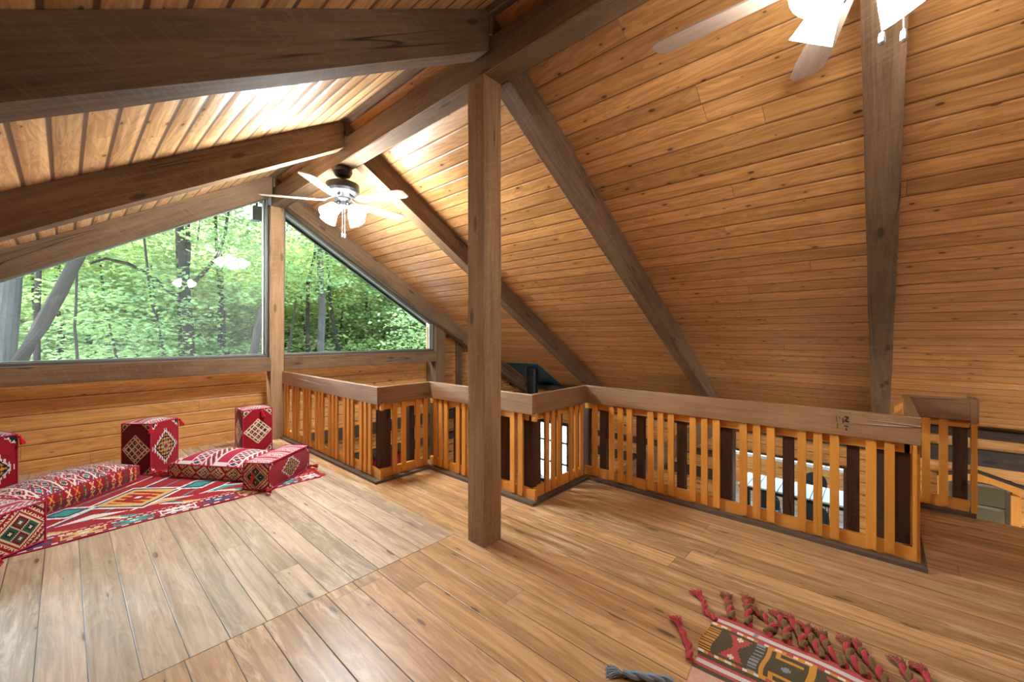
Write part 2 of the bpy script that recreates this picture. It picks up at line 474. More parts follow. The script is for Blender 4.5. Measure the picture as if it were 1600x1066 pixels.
# ceiling slabs
mb = MB((0, 1, 0), (0, 0))
def slope_face(xa, xb, f, dz, m, flip):
    pts = [(xa, BACK - .1, f(xa) + dz), (xb, BACK - .1, f(xb) + dz), (xb, YW + .5, f(xb) + dz), (xa, YW + .5, f(xa) + dz)]
    k = math.sqrt(1 + (TS if f is zr else TL) ** 2)
    uv = [(p[1] + 50, abs(p[0] - AX) * k) for p in pts]
    if flip: pts, uv = pts[::-1], uv[::-1]
    mb.face(pts, m, uv)
def soffit_face(xa, xb, f, flip):
    pts = [(xa, YW + .1, f(xa) - .004), (xb, YW + .1, f(xb) - .004), (xb, YW + .5, f(xb) - .004), (xa, YW + .5, f(xa) - .004)]
    sof.face(pts[::-1] if flip else pts, 0)
sof = MB((0, 1, 0))
soffit_face(AX, EAVE + .7, zr, True)
soffit_face(LEFT - .6, AX, zl, True)
for (xa, xb, f) in ((AX, EAVE + .7, zr), (LEFT - .6, AX, zl)):
    sof.prism([(xa, f(xa) - .05), (xb, f(xb) - .05), (xb, f(xb) + .19), (xa, f(xa) + .19)], 'y', YW + .47, YW + .51)
struct('trim_4', sof, plain('dark_green_soffit_paint', (0.02, 0.03, 0.022), 0.6))
slope_face(AX, EAVE + .7, zr, 0, 0, True)
slope_face(AX, EAVE + .7, zr, 0.18, 2, False)
slope_face(LEFT - .6, AX, zl, 0, 1, True)
slope_face(LEFT - .6, AX, zl, 0.18, 2, False)
struct('ceiling', mb, [M_ceilR, M_ceilL, M_log])
# ridge strip in the apex
mb = MB((0, 1, 0)).prism([(AX - .05, zl(AX - .05) - .001), (AX - .01, AZ - .03), (AX + .01, AZ - .03), (AX + .05, zr(AX + .05) - .001), (AX, AZ + .02)], 'y', BACK, YW)
struct('trim_1', mb, M_beam)

# gable wall (y = YW): loft part below the sill, part right of the window, lower storey with openings
LW = (3.25, 4.35, -1.95, -0.78)          # lower window behind the railing
FW = (5.85, 7.2, -2.05, -0.64)           # glazed door
GX0, GX1, GZ0 = LEFT + .3, 4.86, 1.165   # upper glazing
mb = MB((1, 0, 0), (0, 0.02))
cells(mb, 'y', YW, (LEFT, EAVE), (LOW, 1.05), [LW, FW], 0.16)
# right of the glazing, stepped up under the roof
z = 1.05
while z < 2.0:
    x1 = min(EAVE, AX + (AZ - (z + .08)) / TS)
    if x1 > GX1 + .02: mb.box(GX1 + .0, x1, YW, YW + .16, z, z + .08)
    z += .08
z = 1.05
while z < 1.5:
    x0 = max(LEFT, AX - (AZ - (z + .08)) / TL)
    if x0 < GX0: mb.box(x0, GX0, YW, YW + .16, z, z + .08)
    z += .08
struct('wall_front', mb, M_wall)

# wall under the eave (x = EAVE)
OP = (0.36, 1.78, -2.3, -0.40)           # opening to the dining porch
XW = (4.75, 6.0, -1.9, -0.48)            # window
DR = (-1.15, -0.60, -2.3, -0.24)         # arched door
mb = MB((0, 1, 0), (0, 0.05))
cells(mb, 'x', EAVE, (BACK, YW), (LOW, 0.42), [OP, XW, DR], 0.16)
struct('wall_right', mb, M_wall)
mb = MB((0, 1, 0), (0, 0.05))
cells(mb, 'x', LEFT, (BACK, YW), (LOW, 1.25), [], -0.16)
struct('wall_left', mb, M_wall)
# back wall behind the camera, with an added low opening to let in daylight
mb = MB((1, 0, 0), (0, 0.02))
cells(mb, 'y', BACK, (LEFT, EAVE), (LOW, 0.35), [(3.2, 6.2, -1.9, 0.2)], -0.16)
z = .35
while z < 3.55:
    mb.box(max(LEFT, AX - (AZ + .05 - z) / TL), min(EAVE, AX + (AZ + .05 - z) / TS), BACK - .16, BACK, z, z + .08)
    z += .08
struct('wall_back', mb, M_wall)
mb = MB((0, 1, 0), (0, 0))
mb.face([(LEFT, BACK, LOW), (EAVE, BACK, LOW), (EAVE, YW, LOW), (LEFT, YW, LOW)])
struct('floor_lower', mb, planks('lower_floor_boards', 0.12, (0.45, 0.27, 0.13), (0.58, 0.38, 0.2), KN, (0.1, 0.05, 0.02), 0.006, 2.0, 0.3))

# ------------------------------------------------------------------ timber frame
def timb(name, mb, mat, label, cat, group=None):
    return tag(obj(name, mb, mat), label, cat, group)

def wobble(mb, amt):
    """slightly uneven hand-sawn arrises: shift coincident vertices together"""
    seen = {}
    for i, p in enumerate(mb.v):
        k = tuple(round(c, 4) for c in p)
        if k not in seen:
            seen[k] = Vector((random.uniform(-amt, amt), random.uniform(-amt, amt), random.uniform(-amt, amt)))
        mb.v[i] = tuple(Vector(p) + seen[k])
    return mb

def ybeam(x0, x1, y0, y1, z0, z1, n=14, ch=0.006, amt=0.0025, grain=(0, 1, 0)):
    mb = MB(grain)
    prof = [(x0 + ch, z0), (x1 - ch, z0), (x1, z0 + ch), (x1, z1 - ch), (x1 - ch, z1), (x0 + ch, z1), (x0, z1 - ch), (x0, z0 + ch)]
    ys = [y0 + (y1 - y0) * k / n for k in range(n + 1)]
    for a in range(n):
        for k in range(8):
            p, q = prof[k], prof[(k + 1) % 8]
            mb.face([(p[0], ys[a], p[1]), (p[0], ys[a + 1], p[1]), (q[0], ys[a + 1], q[1]), (q[0], ys[a], q[1])][::-1])
    mb.face([(p[0], y0, p[1]) for p in prof]); mb.face([(p[0], y1, p[1]) for p in prof[::-1]])
    return wobble(mb, amt)

def zpost(x0, x1, y0, y1, z0, z1, n=12, ch=0.006, amt=0.0025):
    mb = MB((0, 0, 1))
    prof = [(x0 + ch, y0), (x1 - ch, y0), (x1, y0 + ch), (x1, y1 - ch), (x1 - ch, y1), (x0 + ch, y1), (x0, y1 - ch), (x0, y0 + ch)]
    zs = [z0 + (z1 - z0) * k / n for k in range(n + 1)]
    for a in range(n):
        for k in range(8):
            p, q = prof[k], prof[(k + 1) % 8]
            mb.face([(p[0], p[1], zs[a]), (q[0], q[1], zs[a]), (q[0], q[1], zs[a + 1]), (p[0], p[1], zs[a + 1])])
    mb.face([(p[0], p[1], z0) for p in prof[::-1]]); mb.face([(p[0], p[1], z1) for p in prof])
    v0 = list(mb.v)
    wobble(mb, amt)
    for i, p in enumerate(v0):          # keep both ends flat
        if p[2] in (z0, z1): mb.v[i] = p
    return mb

def xbeam(x0, x1, y0, y1, z0, z1, n=10, ch=0.006, amt=0.002):
    mb = ybeam(y0, y1, x0, x1, z0, z1, n, ch, amt)
    mb2 = MB((1, 0, 0))
    for f in mb.f:
        mb2.face([(mb.v[i][1], mb.v[i][0], mb.v[i][2]) for i in f][::-1], 0, [mb.uv[i] for i in f][::-1])
    return mb2

timb('ridge_beam', ybeam(BX0, BX1, BACK, 6.2, BZ0, BZ1, 40), M_beam, 'long dark rough-sawn ridge beam running on top of the posts to the gable window', 'beam')
timb('post', zpost(BX0, BX1, 1.984, 2.153, 0, BZ0, 16), M_post, 'free-standing square brown timber post in the middle of the loft floor', 'post')
timb('post', zpost(1.905, 2.075, 6.2, 6.37, 0, BZ0, 16), M_post, 'brown timber post between the two gable windows, carrying the far end of the ridge beam', 'post')

def rafter(y0, y1, side, label):
    g = (1, 0, -TS) if side == 'r' else (1, 0, TL)
    if side == 'r':
        f = lambda x: BZ0 - TS * (x - BX1)
        n = 18; xs = [BX1 + .0015 + (EAVE - BX1) * k / n for k in range(n + 1)]
        secs = [(AX + .008, BZ1 + .001, zr(AX + .008) - .002), (BX1 + .0015, BZ1 + .001, zr(BX1) - .002)] + [(x, f(x), zr(x) - .002) for x in xs]
    else:
        f = lambda x: 3.186 + TL * (x - 1.645)
        n = 14; x1 = AX - .004; xs = [LEFT + (x1 - LEFT) * k / n for k in range(n + 1)]
        secs = [(x, f(x), zl(x) - .002) for x in xs]
    mb = MB(g)
    for a in range(len(secs) - 1):
        (xa, b0, t0), (xb, b1, t1) = secs[a], secs[a + 1]
        if abs(xb - xa) < 1e-6:      # notch over the ridge beam
            mb.face([(xa, y0, min(b0, b1)), (xa, y0, max(b0, b1)), (xa, y1, max(b0, b1)), (xa, y1, min(b0, b1))]); continue
        mb.face([(xa, y0, b0), (xb, y0, b1), (xb, y0, t1), (xa, y0, t0)])
        mb.face([(xa, y1, b0), (xa, y1, t0), (xb, y1, t1), (xb, y1, b1)])
        mb.face([(xa, y0, b0), (xa, y1, b0), (xb, y1, b1), (xb, y0, b1)])
        mb.face([(xa, y0, t0), (xb, y0, t1), (xb, y1, t1), (xa, y1, t0)])
    for (x, b, t) in (secs[0], secs[-1]):
        mb.face([(x, y0, b), (x, y0, t), (x, y1, t), (x, y1, b)])
    v0 = list(mb.v); wobble(mb, 0.0025)
    timb('rafter', mb, M_beam, label, 'rafter')
rafter(6.06, 6.22, 'r', 'dark rafter along the sloping edge of the right gable window')
rafter(3.968, 4.13, 'r', 'right-hand rafter descending behind the far ceiling fan')
rafter(1.905, 2.056, 'r', 'right-hand rafter starting at the top of the free-standing post')
rafter(-0.105, 0.062, 'r', 'right-hand rafter running straight down behind the near fan pull chains')
rafter(6.06, 6.22, 'l', 'dark rafter along the sloping edge of the left gable window')
rafter(3.968, 4.13, 'l', 'left-hand rafter crossing in front of the gable window, second from the window')
rafter(1.905, 2.06, 'l', 'big left-hand rafter across the top left corner, nearest to the camera')

timb('sill_beam', xbeam(LEFT, 1.903, 6.2, 6.42, 0.946, 1.138), M_beam, 'heavy brown sill beam under the left gable window', 'beam')
timb('sill_beam', xbeam(2.077, 4.735, 6.2, 6.42, 0.946, 1.138), M_beam, 'heavy brown sill beam under the right gable window', 'beam')
timb('post', zpost(4.74, 4.955, 6.225, 6.54, LOW, 1.60, 10), M_beam, 'dark timber post at the right end of the right gable window', 'post')
timb('wall_stud', zpost(5.47, 5.58, 6.44, 6.545, LOW, 1.30, 8), M_beam, 'slim dark stud on the gable wall, left of the free-standing post', 'wall stud')
timb('post', zpost(1.99, 2.075, 6.44, 6.545, LOW, -0.21, 6), M_beam, 'dark lower storey post under the loft edge at the gable wall', 'post')

# ------------------------------------------------------------------ gable windows
def window(name, poly, yf, yg, bar, mats, hz=False):
    """poly (x,z) counter-clockwise; frame bars along each edge, pane inside."""
    cx = sum(p[0] for p in poly) / len(poly); cz = sum(p[1] for p in poly) / len(poly)
    fr = MB((1, 0, 0))
    n = len(poly)
    inner = []
    for i in range(n):
        a, b, c = Vector(poly[i - 1]), Vector(poly[i]), Vector(poly[(i + 1) % n])
        d1 = (b - a).normalized(); d2 = (c - b).normalized()
        n1 = Vector((-d1.y, d1.x)); n2 = Vector((-d2.y, d2.x))
        w = bar
        k = 1 + n1.dot(n2)
        inner.append(b + (n1 + n2) * (w / k))
    for i in range(n):
        q = [poly[i], poly[(i + 1) % n], tuple(inner[(i + 1) % n]), tuple(inner[i])]
        fr.prism([tuple(p) for p in q], 'y', yf, yg + .03)
    o = struct(name, fr, mats[0])
    fi = MB((1, 0, 0))
    inn2 = []
    for i in range(n):
        a, b, c = Vector(inner[i - 1]), Vector(inner[i]), Vector(inner[(i + 1) % n])
        d1 = (b - a).normalized(); d2 = (c - b).normalized()
        n1 = Vector((-d1.y, d1.x)); n2 = Vector((-d2.y, d2.x))
        inn2.append(b + (n1 + n2) * (.018 / (1 + n1.dot(n2))))
    for i in range(n):
        fi.prism([tuple(inner[i]), tuple(inner[(i + 1) % n]), tuple(inn2[(i + 1) % n]), tuple(inn2[i])], 'y', yg - .02, yg + .02)
    obj('sash', fi, mats[1], o)
    pn = MB((1, 0, 0)).prism([tuple(p) for p in inn2], 'y', yg - .003, yg + .003)
    obj('pane', pn, mats[2], o)
    return o
bl = lambda x: 3.186 + TL * (x - 1.645)
br = lambda x: BZ0 - TS * (x - BX1)
window('window_1', [(GX0, 1.139), (1.903, 1.139), (1.903, bl(1.903) + .06), (GX0, bl(GX0) + .06)], 6.30, 6.38, 0.028, [M_frame, M_alu, M_glassL])
window('window_2', [(2.078, 1.139), (4.738, 1.139), (4.738, br(4.738) + .06), (2.1, br(2.1) + .06)], 6.30, 6.38, 0.03, [M_frame, M_alu, M_glass])
# ------------------------------------------------------------------ railing
PITCH = 0.3725
def railing(label, axis, base, a0, a1, bal, dark, out=1, cap0=None, cap1=None, d0=None, d1=None, marks=False):
    """axis: direction the run follows; base: coordinate of the inner shoe face; out: +1/-1 away from the loft."""
    mid = (a0 + a1) / 2
    loc = (base, mid, 0) if axis == 'y' else (mid, base, 0)
    t = thing('railing', loc, label, 'railing', 'railing around the loft edge')
    def bx(mb, o0, o1, s0, s1, z0, z1):
        lo, hi = sorted((base + out * o0, base + out * o1))
        if axis == 'y': mb.box(lo, hi, s0, s1, z0, z1)
        else: mb.box(s0, s1, lo, hi, z0, z1)
        return mb
    def prt(name, o0, o1, s0, s1, z0, z1, mat, g=None):
        mb = MB(g or ((0, 1, 0) if axis == 'y' else (1, 0, 0)))
        return obj(name, bx(mb, o0, o1, s0, s1, z0, z1), mat, t)
    c0 = a0 if cap0 is None else cap0; c1 = a1 if cap1 is None else cap1
    # cap board with a little unevenness
    lo, hi = sorted((base + out * .029, base + out * .076))
    mbc = ybeam(lo, hi, c0, c1, .7637, .9366, max(6, int((c1 - c0) * 6)), .004, .0015) if axis == 'y' else xbeam(c0, c1, lo, hi, .7637, .9366, max(6, int((c1 - c0) * 6)), .004, .0015)
    cap = obj('cap_rail', mbc, M_rail, t)
    prt('sill_strip', 0, .20, (a0 if d0 is None else d0), (a1 if d1 is None else d1), 0.0, .026, M_shoe)
    prt('top_strip', .0765, .102, c0, c1, .70, .775, M_bal)
    prt('bottom_strip', .0655, .098, c0, c1, .026, .112, M_bal)
    for b in bal:
        w = random.uniform(.048, .053); dz = random.uniform(-.004, .004)
        lean = random.uniform(-.0012, .0012)
        mb = MB((0, 0, 1)); bx(mb, .046, .0653, b - w / 2, b + w / 2, .042 + dz, .7632)
        obj('baluster', mb, M_bal, t)
    for d in dark:
        c, w = d if isinstance(d, tuple) else (d, .066)
        prt('picket', .103, .165, c - w / 2, c + w / 2, .026, .735, M_dark, (0, 0, 1))
    return t, cap

def triples(cs, sp=.092): return [c + k * sp for c in cs for k in (-1, 0, 1)]
r1, _ = railing('railing run nearest the gable window, from the window post to its first corner', 'y', XA, Y1, 6.19,
        triples([3.90, 4.272, 4.645, 5.017, 5.39, 5.762]) + [6.04, 6.13], [4.09, 4.46, 4.83, 5.2, 5.58, 5.95], cap0=Y1 + .029, d0=Y1 + .001)
r2, _ = railing('short railing run facing the camera left of the post', 'x', Y1, XA + .001, XB - .001,
        [2.256, 2.361, 2.534, 2.631], [(2.175, .13), 2.491], cap0=XA + .0765, cap1=XB + .0285, d0=XA + .201, d1=XB - .001)
r3, _ = railing('railing run passing directly behind the free-standing post', 'y', XB, Y3, Y1,
        triples([3.463, 3.09, 2.717]) + [2.43, 2.335], [3.277, 2.90, 2.60, (2.29, .10)], cap0=Y3 + .029, cap1=Y1 + .076, d0=Y3 + .001, d1=Y1 + .199)
r4, _ = railing('short railing run facing the camera right of the post', 'x', Y3, XB, XC,
        triples([3.003, 3.385]) , [(2.855, .06), 3.19, 3.50], cap0=XB + .0765, cap1=XC + .0285, d0=XB + .201, d1=XC - .001)
r5, cap5 = railing('longest railing run, across the right half, with a black stamp on its cap board', 'y', XC, Y5, Y3,
        [2.103] + triples([1.826, 1.437, 1.069, .69, .315]) + [.034, -.055], [2.236, 2.043, 1.655, 1.28, (.935, .10), .498, .127, -.015, (-.118, .07)],
        cap0=Y5 + .029, cap1=Y3 + .076, d0=Y5 + .001, d1=Y3 + .199)
r6, _ = railing('railing run going back from the near end of the longest run', 'x', Y5, XC, 4.81,
        [XC + .06] + triples([3.95, 4.32]) + [4.66], [3.75, 4.14, 4.5], cap0=XC + .0765, cap1=4.839, d0=XC + .201, d1=4.809)
r7, _ = railing('short far railing stub at the right, beside the open floor edge', 'y', 4.81, -.575, -.0269,
        [-.30, -.40, ], [(-.50, .08), (-.575, .02)], cap0=-.545, cap1=-.1979 , d0=-.575, d1=-.2268)
obj('baluster', MB((0, 0, 1)).box(4.845, 4.90, -.585, -.552, .03, .74), M_bal, r7)
obj('end_board', MB((1, 0, 0)).box(4.84, 5.03, -.592, -.546, .745, .937), M_rail, r7)
obj('corner_picket', MB((0, 0, 1)).box(XC + .078, XC + .10, Y5 + .03, Y5 + .064, .03, .76), M_bal, r6)
# stamp: faint black marks on the cap board (a scribbled Z and dots)
mb = MB((1, 0, 0))
yst, zst = 0.20, 0.855
def stroke(pts, w=.004):
    for (a, b) in zip(pts, pts[1:]):
        d = Vector((0, b[0] - a[0], b[1] - a[1])); n = Vector((0, -d.z, d.y)).normalized() * w
        P = [Vector((XC + .0268, yst + a[0], zst + a[1])), Vector((XC + .0268, yst + b[0], zst + b[1]))]
        mb.face([P[0] - n, P[0] + n, P[1] + n, P[1] - n])
stroke([(-.03, .04), (-.052, .042), (-.035, .012), (-.056, .01)], .0045)
stroke([(-.022, .03), (-.026, -.002)], .003); stroke([(-.03, -.02), (-.052, -.024)], .004); stroke([(-.04, -.036), (-.043, -.05)], .004)
stroke([(.012, .04), (.008, .0)], .002); stroke([(.006, -.01), (.004, -.045)], .002); stroke([(-.004, .042), (-.008, .02)], .0015)
obj('stamp', mb, M_ink, cap5, world=True)
# pale bracket behind the return
t = thing('handrail_bracket', (4.6, -.02, .84), 'small pale wooden handrail end behind the corner of the longest railing', 'handrail bracket')
mb = MB((0, 1, 0)); mb.prism([(-.10, .80), (-.10, .85), (-.155, .905), (-.155, .86)], 'x', 4.56, 4.64)
obj('handrail_end', mb, M_bal, t)
obj('bracket_arm', MB((1, 0, 0)).box(4.56, 4.64, -.1559, -.15, .79, .93), M_bal, t)

# ------------------------------------------------------------------ ceiling fans
def blade_mb(a, R0=.19, R1=.78):
    mb = MB((1, 0, 0))
    n = 14
    tilt = math.radians(-12)
    rows = []
    for k in range(n + 1):
        s = k / n
        r = R0 + (R1 - R0) * s
        w = .052 + .026 * min(1, s * 1.4)
        if s > .93: w *= 1 - .35 * ((s - .93) / .07) ** 2
        if s < .08: w *= .6 + .4 * s / .08
        row = []
        for (e, h) in ((-w, -.004), (w, -.004), (w, .004), (-w, .004)):
            row.append(Vector((r, e * math.cos(tilt) - h * math.sin(tilt), e * math.sin(tilt) + h * math.cos(tilt) - .355)))
        rows.append(row)
    for k in range(n):
        for j in range(4):
            a_, b_ = rows[k][j], rows[k][(j + 1) % 4]
            c_, d_ = rows[k + 1][(j + 1) % 4], rows[k + 1][j]
            mb.face([a_, d_, c_, b_])
    mb.face(rows[0]); mb.face(rows[-1][::-1])
    R = Matrix.Rotation(a, 4, 'Z')
    mb.v = [tuple(R @ Vector(p)) for p in mb.v]
    return mb
def iron_mb(a):
    mb = MB((1, 0, 0))
    pts = [(.09, 0, -.30), (.14, .0, -.325), (.18, .012, -.345), (.24, .012, -.347)]
    mb.tube(pts, [.014, .011, .010, .008], 6)
    mb.tube([(.14, 0, -.325), (.18, -.022, -.348), (.25, -.02, -.352)], [.01, .009, .006], 6)
    mb.box(.19, .26, -.03, .03, -.350, -.346)
    R = Matrix.Rotation(a, 4, 'Z')
    mb.v = [tuple(R @ Vector(p)) for p in mb.v]
    return mb
def shade_mb(a):
    M = Matrix.Rotation(a, 4, 'Z') @ Matrix.Translation((.112, 0, -.42)) @ Matrix.Rotation(math.radians(-41), 4, 'Y')
    mb = MB((0, 0, 1))
    prof = [(.024, 0), (.036, -.012), (.050, -.045), (.063, -.085), (.074, -.125), (.084, -.155)]
    mb.lathe(prof, 20, 0, M, True, False)
    return mb
def bulb_mb(a):
    M = Matrix.Rotation(a, 4, 'Z') @ Matrix.Translation((.112, 0, -.42)) @ Matrix.Rotation(math.radians(-41), 4, 'Y')
    return MB((0, 0, 1)).lathe([(.012, -.01), (.018, -.05), (.034, -.085), (.038, -.11), (.026, -.135), (0, -.142)], 14, 0, M, True, False)
def holder_mb(a):
    M = Matrix.Rotation(a, 4, 'Z') @ Matrix.Translation((.112, 0, -.42)) @ Matrix.Rotation(math.radians(-41), 4, 'Y')
    mb = MB((0, 0, 1))
    mb.lathe([(.012, .035), (.026, .025), (.028, .0), (.026, -.008)], 14, 0, M)
    R = Matrix.Rotation(a, 4, 'Z')
    mb.tube([R @ Vector(p) for p in ((.04, 0, -.385), (.07, 0, -.375), (.10, 0, -.40))], .009, 8)
    return mb
def fan(loc, phase, lph, label, chain_a, M_shade, M_bulb):
    t = thing('ceiling_fan', loc, label, 'ceiling fan', 'ceiling fans under the ridge beam')
    P = lambda name, mb, mat, par=None: obj(name, mb, mat, par or t, world=False)
    P('canopy', MB((0, 0, 1)).lathe([(.088, 0), (.098, -.012), (.098, -.045), (.075, -.085), (.035, -.10), (.022, -.102)], 28), M_bronze)
    P('downrod', MB((0, 0, 1)).lathe([(.016, -.09), (.016, -.15)], 14), M_bronze)
    P('motor_housing', MB((0, 0, 1)).lathe([(.03, -.135), (.06, -.145), (.14, -.158), (.165, -.172), (.168, -.20), (.168, -.235), (.15, -.262), (.11, -.285), (.10, -.30), (.09, -.318)], 36), M_bronze)
    P('switch_housing', MB((0, 0, 1)).lathe([(.085, -.318), (.08, -.335), (.062, -.36), (.055, -.40), (.035, -.425), (.0, -.43)], 24), M_bronze)
    for k in range(5):
        a = phase + k * 2 * math.pi / 5
        b = P('blade', blade_mb(a), M_blade)
        obj('blade_arm', iron_mb(a), M_bronze, b, world=False)
    for k in range(4):
        a = lph + k * math.pi / 2
        s = P('lamp_shade', shade_mb(a), M_shade)
        obj('shade_holder', holder_mb(a), M_bronze, s, world=False)
        obj('bulb', bulb_mb(a), M_bulb, s, world=False)
    for (px, py, L) in chain_a:
        mb = MB((0, 0, 1))
        z = -.42
        while z > -L:
            mb.lathe([(0, z), (.0028, z - .003), (0, z - .006)], 6, cap=False); z -= .0065
        c = P('pull_chain', mb, M_silver)
        M = Matrix.Translation((px, py, -L))
        for i, p in enumerate(mb.v): pass
        c.data.transform(Matrix.Translation((px, py, 0)))
        fb = MB((0, 0, 1)).lathe([(.003, .002), (.009, -.004), (.011, -.02), (.011, -.036), (.007, -.044), (0, -.045)], 12, 0, M)
        obj('pull_fob', fb, M_silver, c, world=False)
    return t
fan((1.995, 4.24, BZ0), math.radians(5), math.radians(20), 'far ceiling fan hanging in front of the gable window, all its lamps lit', [(-.02, -.03, .70), (.03, .02, .69)], M_shade_far, M_shade_far)
fan((1.995, .045, BZ0), math.radians(19), math.radians(52), 'near ceiling fan cut off by the top edge of the picture, at right', [(.03, -.055, .66), (.085, -.115, .65)], M_shade_near, M_bulb_near)

# ------------------------------------------------------------------ woven seating
PAL = {'r': (0.29, 0.007, 0.016), 'm': (0.15, 0.006, 0.018), 'c': (0.72, 0.60, 0.40), 'w': (0.66, 0.64, 0.60), 'k': (0.018, 0.016, 0.022),
       'g': (0.02, 0.10, 0.055), 't': (0.03, 0.27, 0.25), 'o': (0.62, 0.27, 0.04), 'n': (0.025, 0.045, 0.11), 'p': (0.36, 0.014, 0.05), 'y': (0.55, 0.38, 0.14)}
PK = list(PAL)
M_cl = [cloth('woven_' + {'r': 'red', 'm': 'maroon', 'c': 'cream', 'w': 'white', 'k': 'black', 'g': 'green', 't': 'teal', 'o': 'orange', 'n': 'navy', 'p': 'pink', 'y': 'ochre'}[k], PAL[k]) for k in PK]
M_tassel = cloth('red_tassel_yarn', (0.50, 0.012, 0.02))
M_pipe = cloth('pink_red_piping', (0.42, 0.012, 0.06))

def lattice(s, t, asp, base='r'):
    """s,t in -1..1 across/along; asp = length/width. Diamond of nine-plus cells, echoed in the corners."""
    T = t * asp
    d = abs(s) + abs(T)
    def cell(s, T, R=.46):
        a = (s + T) / R + .5; b = (s - T) / R + .5
        fa, fb = a - math.floor(a), b - math.floor(b)
        if min(fa, fb) < .16 or max(fa, fb) > .90: return 'c'
        k = (math.floor(a) * 3 + math.floor(b) * 5) % 7
        if abs(fa - .53) < .09 and abs(fb - .53) < .09: return 'w'
        if abs(fa - .53) < .24 and abs(fb - .53) < .24: return 'k'
        return {0: 'o', 3: 'g'}.get(k, 'm')
    if d < .98:
        return 'c' if d > .90 else cell(s, T)
    e = (1 - abs(s)) + (asp - abs(T)) * 1.0
    if e < .62:
        return 'c' if e > .54 else cell(1 - abs(s), asp - abs(T))
    return base
def toothed(s, t, asp):
    T = t * asp
    d = abs(s) / .74 + abs(T) / .98
    if d < 1:
        if d > .88: return 'k'
        a = int(math.floor((s + T * .74) / .185 + 40)); b = int(math.floor((s - T * .74) / .185 + 40))
        if d < .2: return 'r'
        if d < .42: return 't' if (a + b) % 2 else 'o'
        return 'k' if (a + b) % 2 else 'o'
    ang = (s * (1 if T > 0 else -1) * 6.2) % 1.0
    if d < 1.0 + .34 * (1 - abs(2 * ang - 1)): return 'w'
    e = (1 - abs(s)) + (asp - abs(T))
    if e < .62:
        z = ((1 - abs(s)) * 5) % 1
        return 'k' if e < .34 + .2 * abs(2 * z - 1) else ('w' if e < .5 + .1 * abs(2 * z - 1) else ('o' if z < .3 else 'r'))
    return 'r'
def quad4(s, t, asp):
    T = t
    d = abs(s) + abs(T)
    if d < .82:
        if d > .74 or min(abs(s + T), abs(s - T)) < .05: return 'c'
        u, v = s + T, s - T
        q = (u > 0) ^ (v > 0)
        du, dv = abs(abs(u) - .38), abs(abs(v) - .38)
        if du < .07 and dv < .07: return 'c'
        if du < .2 and dv < .2: return 'k' if not q else 'g'
        return 'g' if not q else 'm'
    z = ((s - T) if s * T > 0 else (s + T)) * 5.2 % 1.0
    for r0, w in ((.96, .10), (1.26, .10), (1.58, .12)):
        if r0 <= d < r0 + w * .5 or r0 + w * .5 <= d < r0 + w * 1.6 and z < .5: return 'c'
    if d > 1.72: return 'o'
    return 'm' if d > 1.4 else 'r'
def topmix(s, t, asp):
    T = t * asp
    k = math.floor((T + 20) / .5)
    f = ((T + 20) / .5) % 1
    if f < .12: return 'w'
    if k % 3 == 0:
        a = ((s + f * .6) * 4) % 1
        return 'w' if a < .35 else ('k' if a < .6 and .3 < f < .8 else 'p')
    if k % 3 == 1: return 'p' if abs(s) < .85 else 'w'
    a = (s * 5) % 1; return 'n' if abs(a - .5) + abs(f - .55) < .3 else ('w' if abs(a - .5) + abs(f - .55) < .5 else 'p')
def kilim_top(s, t, asp):
    T = t * asp
    k = int(math.floor((T + 30) / .38)); f = ((T + 30) / .38) % 1
    z = abs(((s * 2.0 + (k % 2) * .5) % 1) * 2 - 1)
    e = abs(f * 2 - 1)
    if f < .07 or f > .95: return 'w'
    if z + e < .45: return ('t', 'n', 'g', 'k')[k % 4]
    if z + e < .58: return 'w'
    if z + e < .95: return ('r', 'p', 'r')[k % 3]
    if z + e < 1.2: return ('n', 't', 'r', 'w')[k % 4]
    if z + e < 1.32: return 'w'
    return 'r'
def xmotif(s, t, asp):
    """row of X and hook motifs along t on a narrow band"""
    p = t * asp / 1.35 + 40.5
    k = int(math.floor(p)); f = (p % 1 - .5) * 2.7
    if abs(s) > .93: return 'c'
    col = ('c', 'o', 'g')[k % 3]
    if abs(f) < .95:
        if abs(abs(f) - abs(s) * .95) < .20 and abs(s) < .8: return col
        if .62 < abs(s) < .82 and abs(f) < .9: return col if abs(f) > .35 else 'r'
        if abs(f) < .12 and abs(s) > .3: return 'o'
    return 'r'
def shaded_band(s, t, asp):  # lower side band: shade put into the weave colours of the cross motifs
    r = xmotif(s, t, asp)
    return 'm' if r == 'r' else ('y' if r == 'c' else r)

